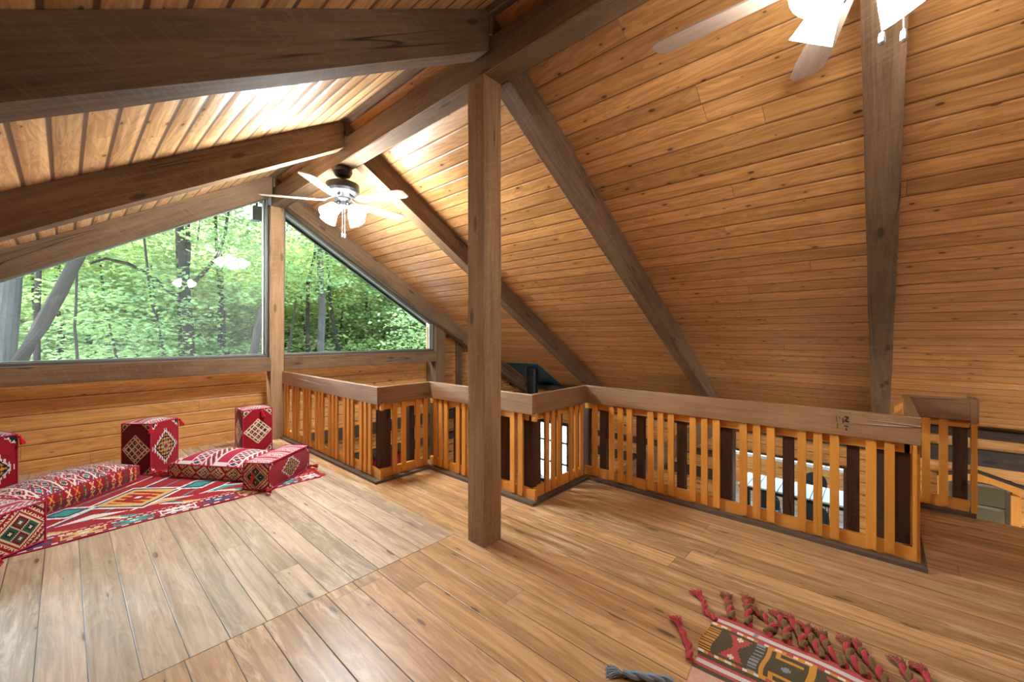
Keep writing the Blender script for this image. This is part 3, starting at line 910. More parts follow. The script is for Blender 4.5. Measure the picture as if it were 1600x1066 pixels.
def soften(p, sx, sy, soft):
    a, b = abs(p[0]) / (sx / 2), abs(p[1]) / (sy / 2)
    k = soft * max(min(1, a) ** 5, .6 * min(1, b) ** 4)
    q = 1 - .06 * (soft > 0) * (min(1, a) * min(1, b)) ** 6
    return (p[0] * q, p[1] * q, p[2] * (1 - k))
def cushion_mb(sx, sy, sz, pats, puff=.012, px=.0075, hump=0.0, soft=0.0):
    """box centred in x,y, standing on z = 0; pats: dict face->pattern(s,t,asp). All six faces are woven grids with bulge."""
    mb = MB((1, 0, 0))
    def bulge(s, t): return puff * (1 - s * s) * (1 - t * t)
    for fc in ('x-', 'x+', 'y-', 'y+', 'z+', 'z-'):
        ax = fc[0]; sg = 1 if fc[1] == '+' else -1
        A, B = {'x': (sy, sz), 'y': (sx, sz), 'z': (sx, sy)}[ax]
        na, nb = max(6, int(A / px)), max(6, int(B / px))
        if fc == 'z-': na, nb = 6, 6
        pat = pats.get(fc, pats.get(ax, pats.get('*')))
        def pt(i, j):
            s = -1 + 2 * i / na; t = -1 + 2 * j / nb
            b = bulge(s, t)
            if fc == 'z-': b = 0
            if ax == 'x': return (sg * (sx / 2 + b), s * sy / 2, sz / 2 + t * sz / 2)
            if ax == 'y': return (s * sx / 2, sg * (sy / 2 + b), sz / 2 + t * sz / 2)
            h = hump * (1 - s * s) * (1 - t * t) if sg > 0 else 0
            return (s * sx / 2, t * sy / 2, (sz + b + h) if sg > 0 else 0)
        swap = A > B
        for i in range(na):
            for j in range(nb):
                s = -1 + 2 * (i + .5) / na; t = -1 + 2 * (j + .5) / nb
                k = pat(t, s, A / B) if swap else pat(s, t, B / A)
                q = [soften(c_, sx, sy, soft) for c_ in (pt(i, j), pt(i + 1, j), pt(i + 1, j + 1), pt(i, j + 1))]
                if (sg > 0) == (ax == 'y'): q = q[::-1]
                mb.face(q, PK.index(k), [(0, 0)] * 4, True)
    return mb
def piping_mb(sx, sy, sz, r=.0065, mid=None, soft=0.0):
    mb = MB((1, 0, 0))
    x, y = sx / 2, sy / 2
    for z in ((r, sz) if mid is None else (r, mid, sz)):
        ring = [(-x, -y, z), (x, -y, z), (x, y, z), (-x, y, z), (-x, -y, z)]
        for a, b in zip(ring, ring[1:]): mb.tube([soften(tuple(Vector(a).lerp(Vector(b), k / 12)), sx, sy, soft) for k in range(13)], r, 6)
    for sx_, sy_ in ((-1, -1), (1, -1), (1, 1), (-1, 1)):
        mb.tube([soften((sx_ * x, sy_ * y, r), sx, sy, soft), soften((sx_ * x, sy_ * y, sz), sx, sy, soft)], r, 6)
    return mb
def tassel_mb(p, d, L=.085, R=.022):
    """knot, neck and flared threads from p in direction d"""
    mb = MB((0, 0, 1))
    d = Vector(d).normalized(); p = Vector(p)
    mb.tube([p, p + d * .012, p + d * .024], [.008, .014, .010], 8)
    a = d.orthogonal().normalized(); b = d.cross(a)
    rnd = random.Random(int(abs(p.x * 1000) + abs(p.y * 777)))
    for k in range(26):
        an = rnd.uniform(0, 6.283); rr = R * math.sqrt(rnd.random())
        e = p + d * (L * rnd.uniform(.85, 1.05)) + (a * math.cos(an) + b * math.sin(an)) * rr
        m = p + d * (.03) + (a * math.cos(an) + b * math.sin(an)) * rr * .45
        mb.tube([p + d * .02, m, e], [.003, .0032, .0026], 4)
    return mb
def cushion(name, loc, rz, size, pats, label, cat, group, tassels=(), mid=None, puff=.012, hump=0.0, soft=0.0):
    t = thing(name, loc, label, cat, group, rz)
    obj('cover', cushion_mb(*size, pats, puff, hump=hump, soft=soft), M_cl, t, world=False, weld=True)
    obj('piping', piping_mb(*size, mid=mid, soft=soft), M_pipe, t, world=False)
    for p, d in tassels: obj('tassel', tassel_mb(p, d), M_tassel, t, world=False)
    return t
dn = (0, 0, -1)
def fr_tassel(sx, sy, sz, cx, cy): return ((cx * sx / 2 * 1.06, cy * sy / 2 * 1.06, sz - .01), (cx * .25, cy * .25, -1))
RUGZ = 0.012
ARM = 'red woven armrest cushions'
s = (.315, .315, .53)
pt = {'x-': lattice, 'x+': toothed, 'y-': toothed, 'y+': lattice, 'z': topmix}
pt2 = {'x-': lambda s_, t_, a_: lattice(s_, t_, a_, 'p' if abs(s_) > .9 else 'm'), 'x+': toothed, 'y-': lattice, 'y+': toothed, 'z': topmix}
cushion('armrest_cushion', (.62, 5.77, 0), math.radians(39), s, {'x-': lambda a, b, c: lattice(a, b, c, 'm'), 'x+': toothed, 'y-': toothed, 'y+': lattice, 'z': topmix},
        'red woven block cushion standing upright against the wall boards, edge towards the camera', 'cushion', ARM,
        [fr_tassel(*s, -1, -1), fr_tassel(*s, 1, -1), ((-.17, -.17, .03), (-.3, -1, -.3))], hump=.02)
cushion('armrest_cushion', (1.60, 5.83, 0), 0, s, pt2, 'red woven block cushion standing upright beside the window post', 'cushion', ARM, [fr_tassel(.06, .34, .53, 1, -1)], hump=.02)
cushion('armrest_cushion', (-.50, 5.80, 0), math.radians(20), (.34, .34, .56), {'x-': toothed, 'x+': lattice, 'y-': toothed, 'y+': toothed, 'z': topmix}, 'red woven block cushion standing upright, cut by the left picture edge', 'cushion', ARM,
        [fr_tassel(.34, .34, .56, 1, -1)], hump=.02)
# lying blocks: local x = long axis
a = math.radians(37); sz = (.62, .25, .25)
ux, uy = Vector((math.cos(a), math.sin(a), 0)), Vector((-math.sin(a), math.cos(a), 0))
c = Vector((1.265, 4.165, RUGZ)) + ux * sz[0] / 2 + uy * sz[1] / 2
cushion('armrest_cushion', c, a, sz, {'x': quad4, 'y': toothed, 'z': topmix}, 'red woven block cushion lying on the right end of the big rug', 'cushion', ARM,
        [((-.325, .02, .16), (-.3, 0, -1)), ((-.335, -.125, .03), (-.6, -.8, -.15)), ((.32, -.13, .03), (.5, -1, -.2))])
a2 = math.radians(127)
ux, uy = Vector((math.cos(a2), math.sin(a2), 0)), Vector((-math.sin(a2), math.cos(a2), 0))
c = Vector((-.09, 4.31, RUGZ)) + ux * .31 + uy * .14
cushion('armrest_cushion', c, a2, (.62, .28, .28), {'x': quad4, 'y': toothed, 'z': topmix}, 'red woven block cushion lying at the front left corner of the big rug', 'cushion', ARM,
        [((-.33, .13, .05), (-.8, .3, -.5))])
# two long mattress cushions
a = math.radians(41); L, Wd, Th = 1.25, .46, .185
ux, uy = Vector((math.cos(a), math.sin(a), 0)), Vector((-math.sin(a), math.cos(a), 0))
c = Vector((.535, 5.47, RUGZ)) - ux * L / 2 + uy * Wd / 2
def side(sg):
    def f(s_, t_, as_): return xmotif(-1 + 4 * (s_ + 1) / 2 - 2, t_, as_ * 2) if s_ > 0 else shaded_band(-1 + 4 * (s_ + 1) / 2, t_, as_ * 2)
    return f
MAT = 'red woven mattress cushions'
cushion('mattress_cushion', c, a, (L, Wd, Th), {'x': side(1), 'y': side(1), 'z': kilim_top}, 'long red woven mattress cushion on the left, its side band full of cross motifs', 'cushion', MAT, [], mid=Th / 2, puff=.02, hump=.03, soft=.32)
a = math.radians(-57); L, Wd, Th = 1.12, .50, .17
ux, uy = Vector((math.cos(a), math.sin(a), 0)), Vector((-math.sin(a), math.cos(a), 0))
c = Vector((.68, 5.38, RUGZ)) + ux * L / 2 + uy * Wd / 2
def top2(s_, t_, as_): return topmix(s_, t_ * .9, as_)
cushion('mattress_cushion', c, a, (L, Wd, Th), {'x': lattice, 'y-': lambda s_, t_, as_: lattice(s_, ((t_ * as_ / 2 + 8) % 1 - .5) * 2 / 1.0, 1.0, 'r'), 'y+': side(1), 'z': top2}, 'shorter red woven mattress cushion between the two upright block cushions', 'cushion', MAT,
        [((-.57, -.26, .06), (-1, -.5, -.2)), ((-.57, -.23, .03), (-1, .1, -.2))], mid=.06, puff=.02, hump=.035, soft=.38)

# ------------------------------------------------------------------ big red rug
def rug_pat(x, y):
    """x 0..2.55 along the near edge, y 0..1.6 away from it"""
    if y < .018: return 'p'
    if y < .045: return 'w' if (x * 14) % 1 < .5 else 'k'
    if y < .155:                                   # border blocks
        p = (x / .27); k = int(p) % 4; f = (p % 1 - .5) * 2; g = (y - .10) / .055
        col = ('t', 'w', 'n', 'y')[k]
        if abs(f) < .86 and abs(g) < .92:
            if abs(f) + abs(g) * .9 < .26: return 'w' if k != 1 else 'n'
            if abs(f) > .3 and abs(g) < (abs(f) - .22) * .9 and abs(f) < .76: return 'r'
            return col
        return 'r'
    if y < .175: return 'w' if ((x * 22) % 1 < .6) else 'r'
    if y < .20: return 'r'
    if y < .215: return 'w' if ((x * 22 + .5) % 1 < .7) else 'r'
    # field: stepped diamonds
    Y = y - .215
    p = x / .86; f = abs((p % 1) - .5) * 2; 
    g = abs((Y - .46) / .46)
    d = f * .9 + g
    st = math.floor(d * 14) / 14
    if Y < .13:
        z = (x * 2.6 + Y * 3.0) % 1
        if z < .20 + (.1 - Y) * 1.2: return 'w' if z < .1 else ('t' if int(x * 2.6) % 2 else 'y')
        return 'r'
    d2 = (1 - f) * 2.3 + abs(Y - .46) / .15
    if d2 < 1: return 't' if d2 < .5 else ('n' if d2 < .75 else 'w')
    z = (x * 2.3 + .2) % 1
    if .15 < Y < .27 and d > .72:
        hgt = (.5 - abs(z - .5)) * .22
        if Y - .15 < hgt: return ('y', 't', 'w')[int(x * 2.3 + .2) % 3] if Y - .15 < hgt - .025 else 'w'
    if st < .2: return 'w' if st < .07 else 'r'
    if st < .36: return 'r' if (x * 12 + Y * 9) % 1 < .55 else 'o'
    if st < .52: return 'y' if int(p) % 2 else 'o'
    if st < .60: return 'n'
    if st < .66: return 'w'
    q = (x * 1.9 - Y * 2.1) % 1
    if q < .07: return 'w'
    if q < .13: return 'n'
    if .5 < q < .55: return 't' if g < .9 else 'w'
    return 'r'
def rug_mb(x0, y0, w, h, pat, px, wave=.006, th=.006):
    mb = MB((1, 0, 0))
    nx, ny = int(w / px), int(h / px)
    def P(i, j):
        x, y = w * i / nx, h * j / ny
        e = max(0, 1 - y / .12)
        zz = th + wave * e * max(0, math.sin(x * 7.3 + .6) * .5 + math.sin(x * 15.1) * .5)
        return (x0 + x, y0 + y + .012 * e * math.sin(x * 6.1), zz)
    for i in range(nx):
        for j in range(ny):
            mb.face([P(i, j), P(i + 1, j), P(i + 1, j + 1), P(i, j + 1)], PK.index(pat(w * (i + .5) / nx, h * (j + .5) / ny)), [(0, 0)] * 4, True)
    for i in range(nx):
        a_, b_ = P(i, 0), P(i + 1, 0)
        mb.face([(a_[0], a_[1], 0), (b_[0], b_[1], 0), b_, a_], PK.index('p'), [(0, 0)] * 4)
    for j in range(ny):
        a_, b_ = P(nx, j), P(nx, j + 1)
        mb.face([(a_[0], a_[1], 0), (b_[0], b_[1], 0), b_, a_], PK.index('p'), [(0, 0)] * 4)
    return mb
t = thing('rug', (.5, 5.0, 0), 'big red patterned rug under the floor cushions in the far left corner', 'rug')
obj('woven_field', rug_mb(-.85, 4.20, 2.60, 1.5, rug_pat, .010), M_cl, t, weld=True)
mb = MB((1, 0, 0))
rnd = random.Random(5)
for k in range(60):
    y = 4.22 + k * .024
    mb.tube([(1.745, y, .006), (1.775, y + rnd.uniform(-.012, .012), .008), (1.81 + rnd.uniform(-.012, .012), y + rnd.uniform(-.02, .02), .004)], [.003, .004, .003], 4)
obj('fringe', mb, M_tassel, t)
# ------------------------------------------------------------------ kilim runner, near right
KP = {'R': (0.46, 0.085, 0.075), 'W': (0.62, 0.58, 0.57), 'D': (0.085, 0.075, 0.04), 'O': (0.62, 0.30, 0.05), 'B': (0.26, 0.30, 0.36), 'C': (0.75, 0.68, 0.55), 'P': (0.62, 0.33, 0.24), 'Q': (0.56, 0.40, 0.26)}
KK = list(KP)
M_k = [cloth('kilim_' + {'R': 'brick_red', 'W': 'pale_grey', 'D': 'olive', 'O': 'orange', 'B': 'grey_blue', 'C': 'cream', 'P': 'faded_pink', 'Q': 'faded_tan'}[k], KP[k], 0.2) for k in KK]
M_olive = cloth('olive_yarn', (0.17, 0.11, 0.035), 0.25)
M_brick = cloth('brick_red_yarn', (0.42, 0.055, 0.06), 0.25)
M_greyblue = cloth('grey_blue_yarn', (0.20, 0.25, 0.31), 0.25)
krnd = random.Random(3)
def kil(a, l):
    """a: distance in from the tasselled side (0..1.1), l: distance from the end"""
    def dash(l, k): return ('C', 'O', 'C', 'O', 'R')[int(l / .022 + k) % 5]
    if a > .405: return 'D' if a < .425 else ('Q' if krnd.random() < .3 else 'P')
    b = a
    if b < .012: return 'R'
    if b < .034: return 'R' if b < .02 else 'R'
    if b < .056: return 'W' if l < .17 or l > .19 else 'B'
    if b < .076: return 'R'
    if b < .09: return dash(l, 0)
    if b > .385: return 'R' if b > .392 else 'R'
    if b > .362: return 'W'
    if b > .338: return 'R'
    if b > .318: return 'D'
    if b > .302: return dash(l, 2)
    # central field .09 .. .302
    if l < .055: return 'O' if int(b / .0105) % 2 else 'D'
    m = l - .055
    p = m % .36
    c = abs(b - .196)
    if p < .135:                                  # red hourglass
        q = abs(p - .078)
        if abs(c - .066) + abs(q) * 1.0 < .017: return 'C'
        return 'R' if q < .010 + c * .42 and c < .088 else 'D'
    if p < .18: return 'B' if (int(b / .012) % 2 == 0 and .012 < p - .125 < .048) else 'D'
    q = p - .18                                   # orange hooks round a blue star
    if abs(q - .09) + c < .022: return 'B'
    if abs(q - .09) + c < .03: return 'D'
    if q < .02 or q > .16: return 'O'
    if .04 < q < .14 and .05 < c < .066: return 'O'
    if .04 < q < .056 and .05 < c < .09: return 'O'
    if c > .092: return 'O'
    return 'D'
t = thing('kilim_rug', (1.7, .2, 0), 'faded kilim rug with twisted olive and red tassels, cut off by the bottom picture edge', 'rug')
mb = MB((1, 0, 0))
x1, y1, w, l, px = 2.262, .60, 1.10, 1.25, .0085
nx, ny = int(w / px), int(l / px)
def kp(i, j):
    a, d = w * i / nx, l * j / ny
    sk = .018 * math.sin(a * 9) + .006 * math.sin(a * 31)
    return (x1 - a + .012 * math.sin(d * 5), y1 - d + sk * (1 - min(1, d)) + .03 * (a / w), .007 + .002 * math.sin(d * 17 + a * 9))
for i in range(nx):
    for j in range(ny):
        mb.face([kp(i, j), kp(i, j + 1), kp(i + 1, j + 1), kp(i + 1, j)][::-1][::-1], KK.index(kil(w * (i + .5) / nx, l * (j + .5) / ny)), [(0, 0)] * 4, True)
for j in range(ny):
    a_, b_ = kp(0, j), kp(0, j + 1)
    mb.face([(a_[0], a_[1], 0), a_, b_, (b_[0], b_[1], 0)], 0, [(0, 0)] * 4)
for i in range(nx):
    a_, b_ = kp(i, 0), kp(i + 1, 0)
    mb.face([(a_[0], a_[1], 0), (b_[0], b_[1], 0), b_, a_], 2, [(0, 0)] * 4)
ko = obj('woven_field', mb, M_k, t, weld=True)
def cord(path, c1, c2, r=.011, flare=True):
    r *= 1.25
    """two-strand twisted cord lying on the floor with a loose tuft at its end"""
    mb = MB((0, 0, 1))
    P = [Vector(p) for p in path]
    Q = []
    for a, b in zip(P, P[1:]):
        for k in range(10): Q.append(a.lerp(b, k / 10))
    Q.append(P[-1])
    for s_, m in ((0, 0), (math.pi, 1)):
        pts = []
        for k, q in enumerate(Q):
            d = (Q[min(k + 1, len(Q) - 1)] - Q[max(k - 1, 0)]).normalized()
            n = Vector((-d.y, d.x, 0)); an = k * .55 + s_
            pts.append(q + n * math.cos(an) * r * .55 + Vector((0, 0, 1)) * (math.sin(an) * r * .55 + r * .3))
        mb.tube(pts, r * .8, 7, m)
    if flare:
        e = P[-1]; d = (P[-1] - P[-2]).normalized(); n = Vector((-d.y, d.x, 0))
        rr = random.Random(int(e.x * 9999))
        for k in range(60):
            sp = rr.uniform(-1, 1)
            L_ = rr.uniform(.040, .075)
            m_ = e + d * L_ * .5 + n * sp * .018 + Vector((0, 0, rr.uniform(.0, .018)))
            f_ = e + d * L_ + n * sp * .034 + Vector((0, 0, rr.uniform(-.006, .010)))
            mb.tube([e + n * sp * .006, m_, f_], [.0026, .003, .0022], 4, 0 if rr.random() < .5 else 1)
    return obj('tassel', mb, [c1, c2], t)
z = .013
cord([(1.852, .615, z), (1.93, .645, z), (2.03, .725, z)], M_brick, M_brick, .010)
cord([(2.20, .605, z), (2.225, .66, z), (2.30, .69, z), (2.325, .715, z)], M_brick, M_brick, .009)
for (pth) in ([(2.262, .545), (2.34, .575), (2.40, .60)], [(2.266, .475), (2.37, .495), (2.45, .515)], [(2.262, .395), (2.34, .375), (2.385, .425), (2.40, .455)],
              [(2.264, .315), (2.36, .325), (2.425, .365)], [(2.264, .25), (2.34, .265), (2.43, .315)], [(2.262, .175), (2.33, .22), (2.405, .25)],
              [(2.262, .105), (2.33, .165), (2.40, .19)], [(2.262, .035), (2.33, .085), (2.415, .105)], [(2.262, -.03), (2.33, .0), (2.40, .045), (2.43, .06)],
              [(2.262, -.12), (2.34, -.11), (2.42, -.08)], [(2.262, -.20), (2.34, -.19), (2.43, -.15)]):
    cord([(*p, z) for p in pth], M_olive, M_brick, .0125)
cord([(1.69, .63, z), (1.645, .70, z), (1.585, .80, z)], M_greyblue, M_greyblue, .011)

# ------------------------------------------------------------------ under the roof and in the lower room
timb('eave_beam', ybeam(7.16, 7.345, BACK, YW, .24, .335, 20), M_log, 'dark beam at the foot of the right roof slope', 'beam')
timb('wall_log', ybeam(7.27, 7.345, BACK, YW, -.105, .085, 20), M_log, 'dark squared log along the far right wall, above the arched door', 'log beam')
timb('wall_log', ybeam(7.27, 7.345, 1.95, 4.6, -.60, -.50, 8), M_log, 'narrow dark ledge on the lower wall behind the longest railing', 'log beam')
timb('wall_log', ybeam(7.27, 7.345, 1.95, 4.6, -.98, -.82, 8), M_log, 'dark squared log low on the wall behind the longest railing', 'log beam')
timb('wall_log', xbeam(2.5, 5.46, 6.42, 6.545, -.255, -.075), M_log, 'dark squared log on the gable wall just below loft level', 'log beam')
timb('wall_log', xbeam(2.5, 5.46, 6.42, 6.545, -.66, -.54), M_log, 'second dark squared log down the gable wall below the loft', 'log beam')

# diagonal stair string and its post
mb = MB((0, 1, -.781))
yt = lambda z: 1.6 + (.445 - z) / .781
mb.prism([(1.6, .445), (yt(LOW), LOW), (yt(LOW) - .42, LOW), (1.6, .115)], 'x', 5.8, 5.96)
timb('stair_string', mb, M_beam, 'big timber sloping down to the left, seen through the longest railing', 'stair timber')
timb('post', zpost(5.74, 5.99, 1.40, 1.598, LOW, .60), M_dark, 'dark post at the top of the sloping stair timber, seen through the longest railing', 'post')

def rect_window(name, axis, pos, a0, a1, z0, z1, nx, nz, mats, depth=.12, bar=.035, fr=.07):
    def bx(mb, p0, p1, s0, s1, q0, q1):
        if axis == 'y': mb.box(s0, s1, p0, p1, q0, q1)
        else: mb.box(p0, p1, s0, s1, q0, q1)
    f = MB((0, 0, 1))
    bx(f, pos - .02, pos + depth, a0, a0 + fr, z0, z1); bx(f, pos - .02, pos + depth, a1 - fr, a1, z0, z1)
    bx(f, pos - .02, pos + depth, a0 + fr, a1 - fr, z1 - fr, z1); bx(f, pos - .02, pos + depth, a0 + fr, a1 - fr, z0, z0 + fr)
    o = struct(name, f, mats[0])
    g = MB((0, 0, 1)); bx(g, pos + .07, pos + .075, a0 + fr, a1 - fr, z0 + fr, z1 - fr)
    obj('pane', g, mats[1], o)
    m = MB((0, 0, 1))
    for k in range(1, nx):
        a = a0 + (a1 - a0) * k / nx; bx(m, pos + .05, pos + .095, a - bar / 2, a + bar / 2, z0 + fr, z1 - fr)
    for k in range(1, nz):
        z_ = z0 + (z1 - z0) * k / nz; bx(m, pos + .055, pos + .09, a0 + fr, a1 - fr, z_ - bar / 2, z_ + bar / 2)
    if nx > 1 or nz > 1: obj('muntins', m, mats[0], o)
    return o
rect_window('window_3', 'y', YW, *LW, 3, 2, [M_white, M_glass])
rect_window('door_2', 'y', YW, *FW, 4, 3, [M_blackmetal, M_glass])
rect_window('window_4', 'x', EAVE, *XW, 4, 3, [M_blackmetal, M_glass])
# red valance over the lower window
t = thing('window_valance', (3.8, 6.5, -.8), 'dark red gathered curtain valance over the lower gable window, seen through the railing', 'curtain')
mb = MB((0, 0, 1))
n = 90
for k in range(n):
    xa_, xb_ = 3.2 + 1.2 * k / n, 3.2 + 1.2 * (k + 1) / n
    ya, yb = 6.47 + .022 * math.sin(k * .9), 6.47 + .022 * math.sin((k + 1) * .9)
    mb.face([(xa_, ya, -1.0), (xb_, yb, -1.0), (xb_, yb, -.68), (xa_, ya, -.68)], 0, smooth=True)
    mb.face([(xa_, ya + .012, -.68), (xb_, yb + .012, -.68), (xb_, yb + .012, -1.0), (xa_, ya + .012, -1.0)], 0, smooth=True)
    mb.face([(xb_, yb, -1.0), (xa_, ya, -1.0), (xa_, ya + .012, -1.0), (xb_, yb + .012, -1.0)], 0)
obj('fabric', mb, cloth('dark_red_fabric', (0.20, 0.012, 0.02)), t)
obj('curtain_rod', MB((1, 0, 0)).tube([(3.15, 6.476, -.69), (4.45, 6.476, -.69)], .012, 10), M_bronze, t)

# stove pipe and its ceiling plate
t = thing('stove_pipe', (6.56, 5.36, LOW), 'black stove pipe rising behind the railing to a blue-black plate on the sloping ceiling', 'stove pipe')
obj('pipe', MB((0, 0, 1)).lathe([(.118, zr(6.56) - .03), (.118, LOW)], 32, 0, Matrix.Translation((6.56, 5.36, 0))), M_blackmetal, t)
mb = MB((1, 0, -TS))
mb.prism([(6.44, zr(6.44) - .012), (7.26, zr(7.26) - .012), (7.26, zr(7.26) - .002), (6.44, zr(6.44) - .002)], 'y', 5.12, 5.98)
obj('ceiling_plate', mb, M_blue, t)
obj('pipe_collar', MB((0, 0, 1)).lathe([(.119, .62), (.128, .615), (.128, .57), (.119, .565)], 32, 0, Matrix.Translation((6.56, 5.36, 0)), cap=False), M_blackmetal, t)

# arched door in the far right wall
yc, hw = -.88, .33
mb = MB((0, 0, 1))
def arch(y): return -.20 - .10 * ((y - yc) / hw) ** 2
ns = 14
ys = [yc - hw + 2 * hw * k / ns for k in range(ns + 1)]
for a_, b_ in zip(ys, ys[1:]):
    mb.prism([(a_, arch(a_) - .10), (b_, arch(b_) - .10), (b_, arch(b_)), (a_, arch(a_))], 'x', EAVE - .05, EAVE + .08)
mb.box(EAVE - .05, EAVE + .08, yc - hw, yc - hw + .075, LOW, arch(yc - hw) - .10)
mb.box(EAVE - .05, EAVE + .08, yc + hw - .075, yc + hw, LOW, arch(yc + hw) - .10)
d = struct('door_1', mb, M_bal)
M_doorgrey = plain('grey_green_door_panel', (0.17, 0.18, 0.15), 0.5)
mb = MB((0, 0, 1))
y0, y1_ = yc - hw + .075, yc + hw - .075
mb.box(EAVE, EAVE + .05, y0, y0 + .03, LOW, -.33); mb.box(EAVE, EAVE + .05, y1_ - .03, y1_, LOW, -.33)
for zz in (-.36, -.62, -1.0, -1.5): mb.box(EAVE, EAVE + .05, y0 + .03, y1_ - .03, zz, zz + .03)
obj('door_leaf', mb, plain('grey_brown_door_frame', (0.20, 0.16, 0.12), 0.5), d)
obj('pane', MB((0, 0, 1)).box(EAVE + .02, EAVE + .025, y0, y1_, LOW, -.31), M_glass, d)
mb = MB((0, 0, 1)).box(8.3, 8.34, -1.9, -.12, LOW, -.2)
struct('wall_porch', mb, M_doorgrey)
mb = MB((0, 1, 0)); mb.prism([(yc - hw - .06, arch(yc - hw) - .02), (yc - hw - .06, arch(yc - hw) + .01), (yc, arch(yc) + .035), (yc + hw, arch(yc + hw) + .03), (yc + hw, arch(yc + hw)), (yc, arch(yc))], 'x', EAVE - .06, EAVE - .002)
struct('trim_2', mb, M_log)

# ------------------------------------------------------------------ dining porch beyond the wall opening
PX = 11.9
struct('floor_porch', MB((0, 1, 0), (0, 0)).box(EAVE + .16, PX, -3.2, 5.0, LOW - .1, LOW), planks('porch_floor_boards', 0.14, (0.48, 0.40, 0.30), (0.62, 0.55, 0.44), KN, (0.12, 0.09, 0.06), 0.006, 2.6, 0.25))
mb = MB((0, 1, 0), (0, 0.03)); cells(mb, 'x', PX, (-3.2, 5.0), (LOW, -.2), [(-2.6, 4.4, -1.70, -.55)], .12)
struct('wall_porch_far', mb, M_wall)
mb = MB((0, 1, 0), (0, 0)); mb.box(EAVE + .17, PX + .8, -3.4, 5.2, -.2, -.08); struct('ceiling_porch', mb, M_log)
rect_window('window_5', 'x', PX, -2.6, 4.4, -1.70, -.55, 4, 1, [M_white, M_glass])
mb = MB((0, 0, 1)); mb.box(EAVE - .03, EAVE + .17, OP[0] - .05, OP[0], LOW, OP[3]); mb.box(EAVE - .03, EAVE + .17, OP[1], OP[1] + .05, LOW, OP[3]); mb.box(EAVE - .03, EAVE + .17, OP[0], OP[1], OP[3] - .03, OP[3])
struct('trim_3', mb, M_dark)
tb = thing('dining_table', (9.9, .75, LOW), 'long white slatted table on the porch seen through the railing', 'table')
mb = MB((1, 0, 0))
ny_ = 16
for k in range(ny_):
    a_ = -.62 + 2.80 * k / ny_
    mb.box(9.45, 10.35, a_ + .007, a_ + 2.80 / ny_ - .007, LOW + .72, LOW + .75)
obj('tabletop', mb, M_white, tb)
obj('frame', MB((1, 0, 0)).box(9.47, 10.33, -.6, 2.16, LOW + .655, LOW + .719), M_blackmetal, tb)
for (lx, ly) in ((9.55, 2.0), (10.25, 2.0), (9.55, -.5), (10.25, -.5)):
    obj('leg', MB((0, 0, 1)).box(lx - .045, lx + .045, ly - .03, ly + .03, LOW, LOW + .655), M_blackmetal, tb)
M_chair = plain('black_chair_shell', (0.012, 0.02, 0.024), 0.4)
def make_chair(label):
    t = thing('dining_chair', (0, 0, 0), label, 'chair', 'black chairs at the porch table')
    mb = MB((1, 0, 0)); n = 8
    for i in range(n):
        for j in range(n):
            def p(i, j):
                s_, u_ = -1 + 2 * i / n, -1 + 2 * j / n
                return (s_ * .22, u_ * .22 * (1 - .08 * s_ * s_), .45 - .018 * (1 - s_ * s_) * (1 - u_ * u_) )
            q = [p(i, j), p(i + 1, j), p(i + 1, j + 1), p(i, j + 1)]
            mb.face(q, smooth=True); mb.face([(a, b, c - .014) for a, b, c in q[::-1]], smooth=True)
    obj('seat', mb, M_chair, t, world=False)
    mb = MB((0, 0, 1))
    for i in range(n):
        for j in range(n):
            def p(i, j):
                s_ = -1 + 2 * i / n; v_ = j / n
                w_ = .215 * (1 - .32 * max(0, v_ - .55) ** 2 * 4)
                return (-.20 - .09 * v_ - .0 + .05 * s_ * s_, s_ * w_, .50 + .34 * v_ - .05 * s_ * s_ * v_)
            q = [p(i, j), p(i + 1, j), p(i + 1, j + 1), p(i, j + 1)]
            mb.face(q, smooth=True); mb.face([(a - .012, b, c) for a, b, c in q[::-1]], smooth=True)
    obj('backrest', mb, M_chair, t, world=False)
    for sx_, sy_ in ((-1, -1), (-1, 1), (1, -1), (1, 1)):
        obj('leg', MB((0, 0, 1)).tube([(sx_ * .17, sy_ * .18, .445), (sx_ * .23, sy_ * .22, .40), (sx_ * .25, sy_ * .235, 0)], .009, 8), M_blackmetal, t, world=False)
    mb = MB((0, 0, 1))
    for sy_ in (-1, 1): mb.tube([(-.17, sy_ * .18, .43), (-.22, sy_ * .20, .50), (-.25, sy_ * .20, .62)], .009, 8)
    mb.tube([(-.24, -.23, .16), (-.24, .23, .16)], .007, 6)
    obj('back_frame', mb, M_blackmetal, t, world=False)
    return t
ch = make_chair('black shell chair on the near side of the white porch table, towards its left end')
ch.location = (9.28, 1.62, LOW); ch.rotation_euler = (0, 0, math.radians(8))
copy_thing(ch, (9.22, .83, LOW), math.radians(-6), 'black shell chair on the near side of the white porch table, towards its right')
copy_thing(ch, (10.72, 1.02, LOW), math.radians(180), 'black shell chair on the far side of the white porch table')

# dark box under the outer eave by the left window
t = thing('outdoor_speaker', (1.93, 6.9, 3.27), 'dark box fixed outside the top right corner of the left gable window', 'speaker')
obj('cabinet', ybeam(1.865, 2.0, 6.85, 6.98, 3.16, 3.37, 2, .012, 0), plain('dark_green_grey_box', (0.02, 0.035, 0.03), 0.5), t)
obj('bracket', MB((0, 0, 1)).box(1.92, 1.95, 6.9, 6.93, 3.37, 3.60), M_blackmetal, t)

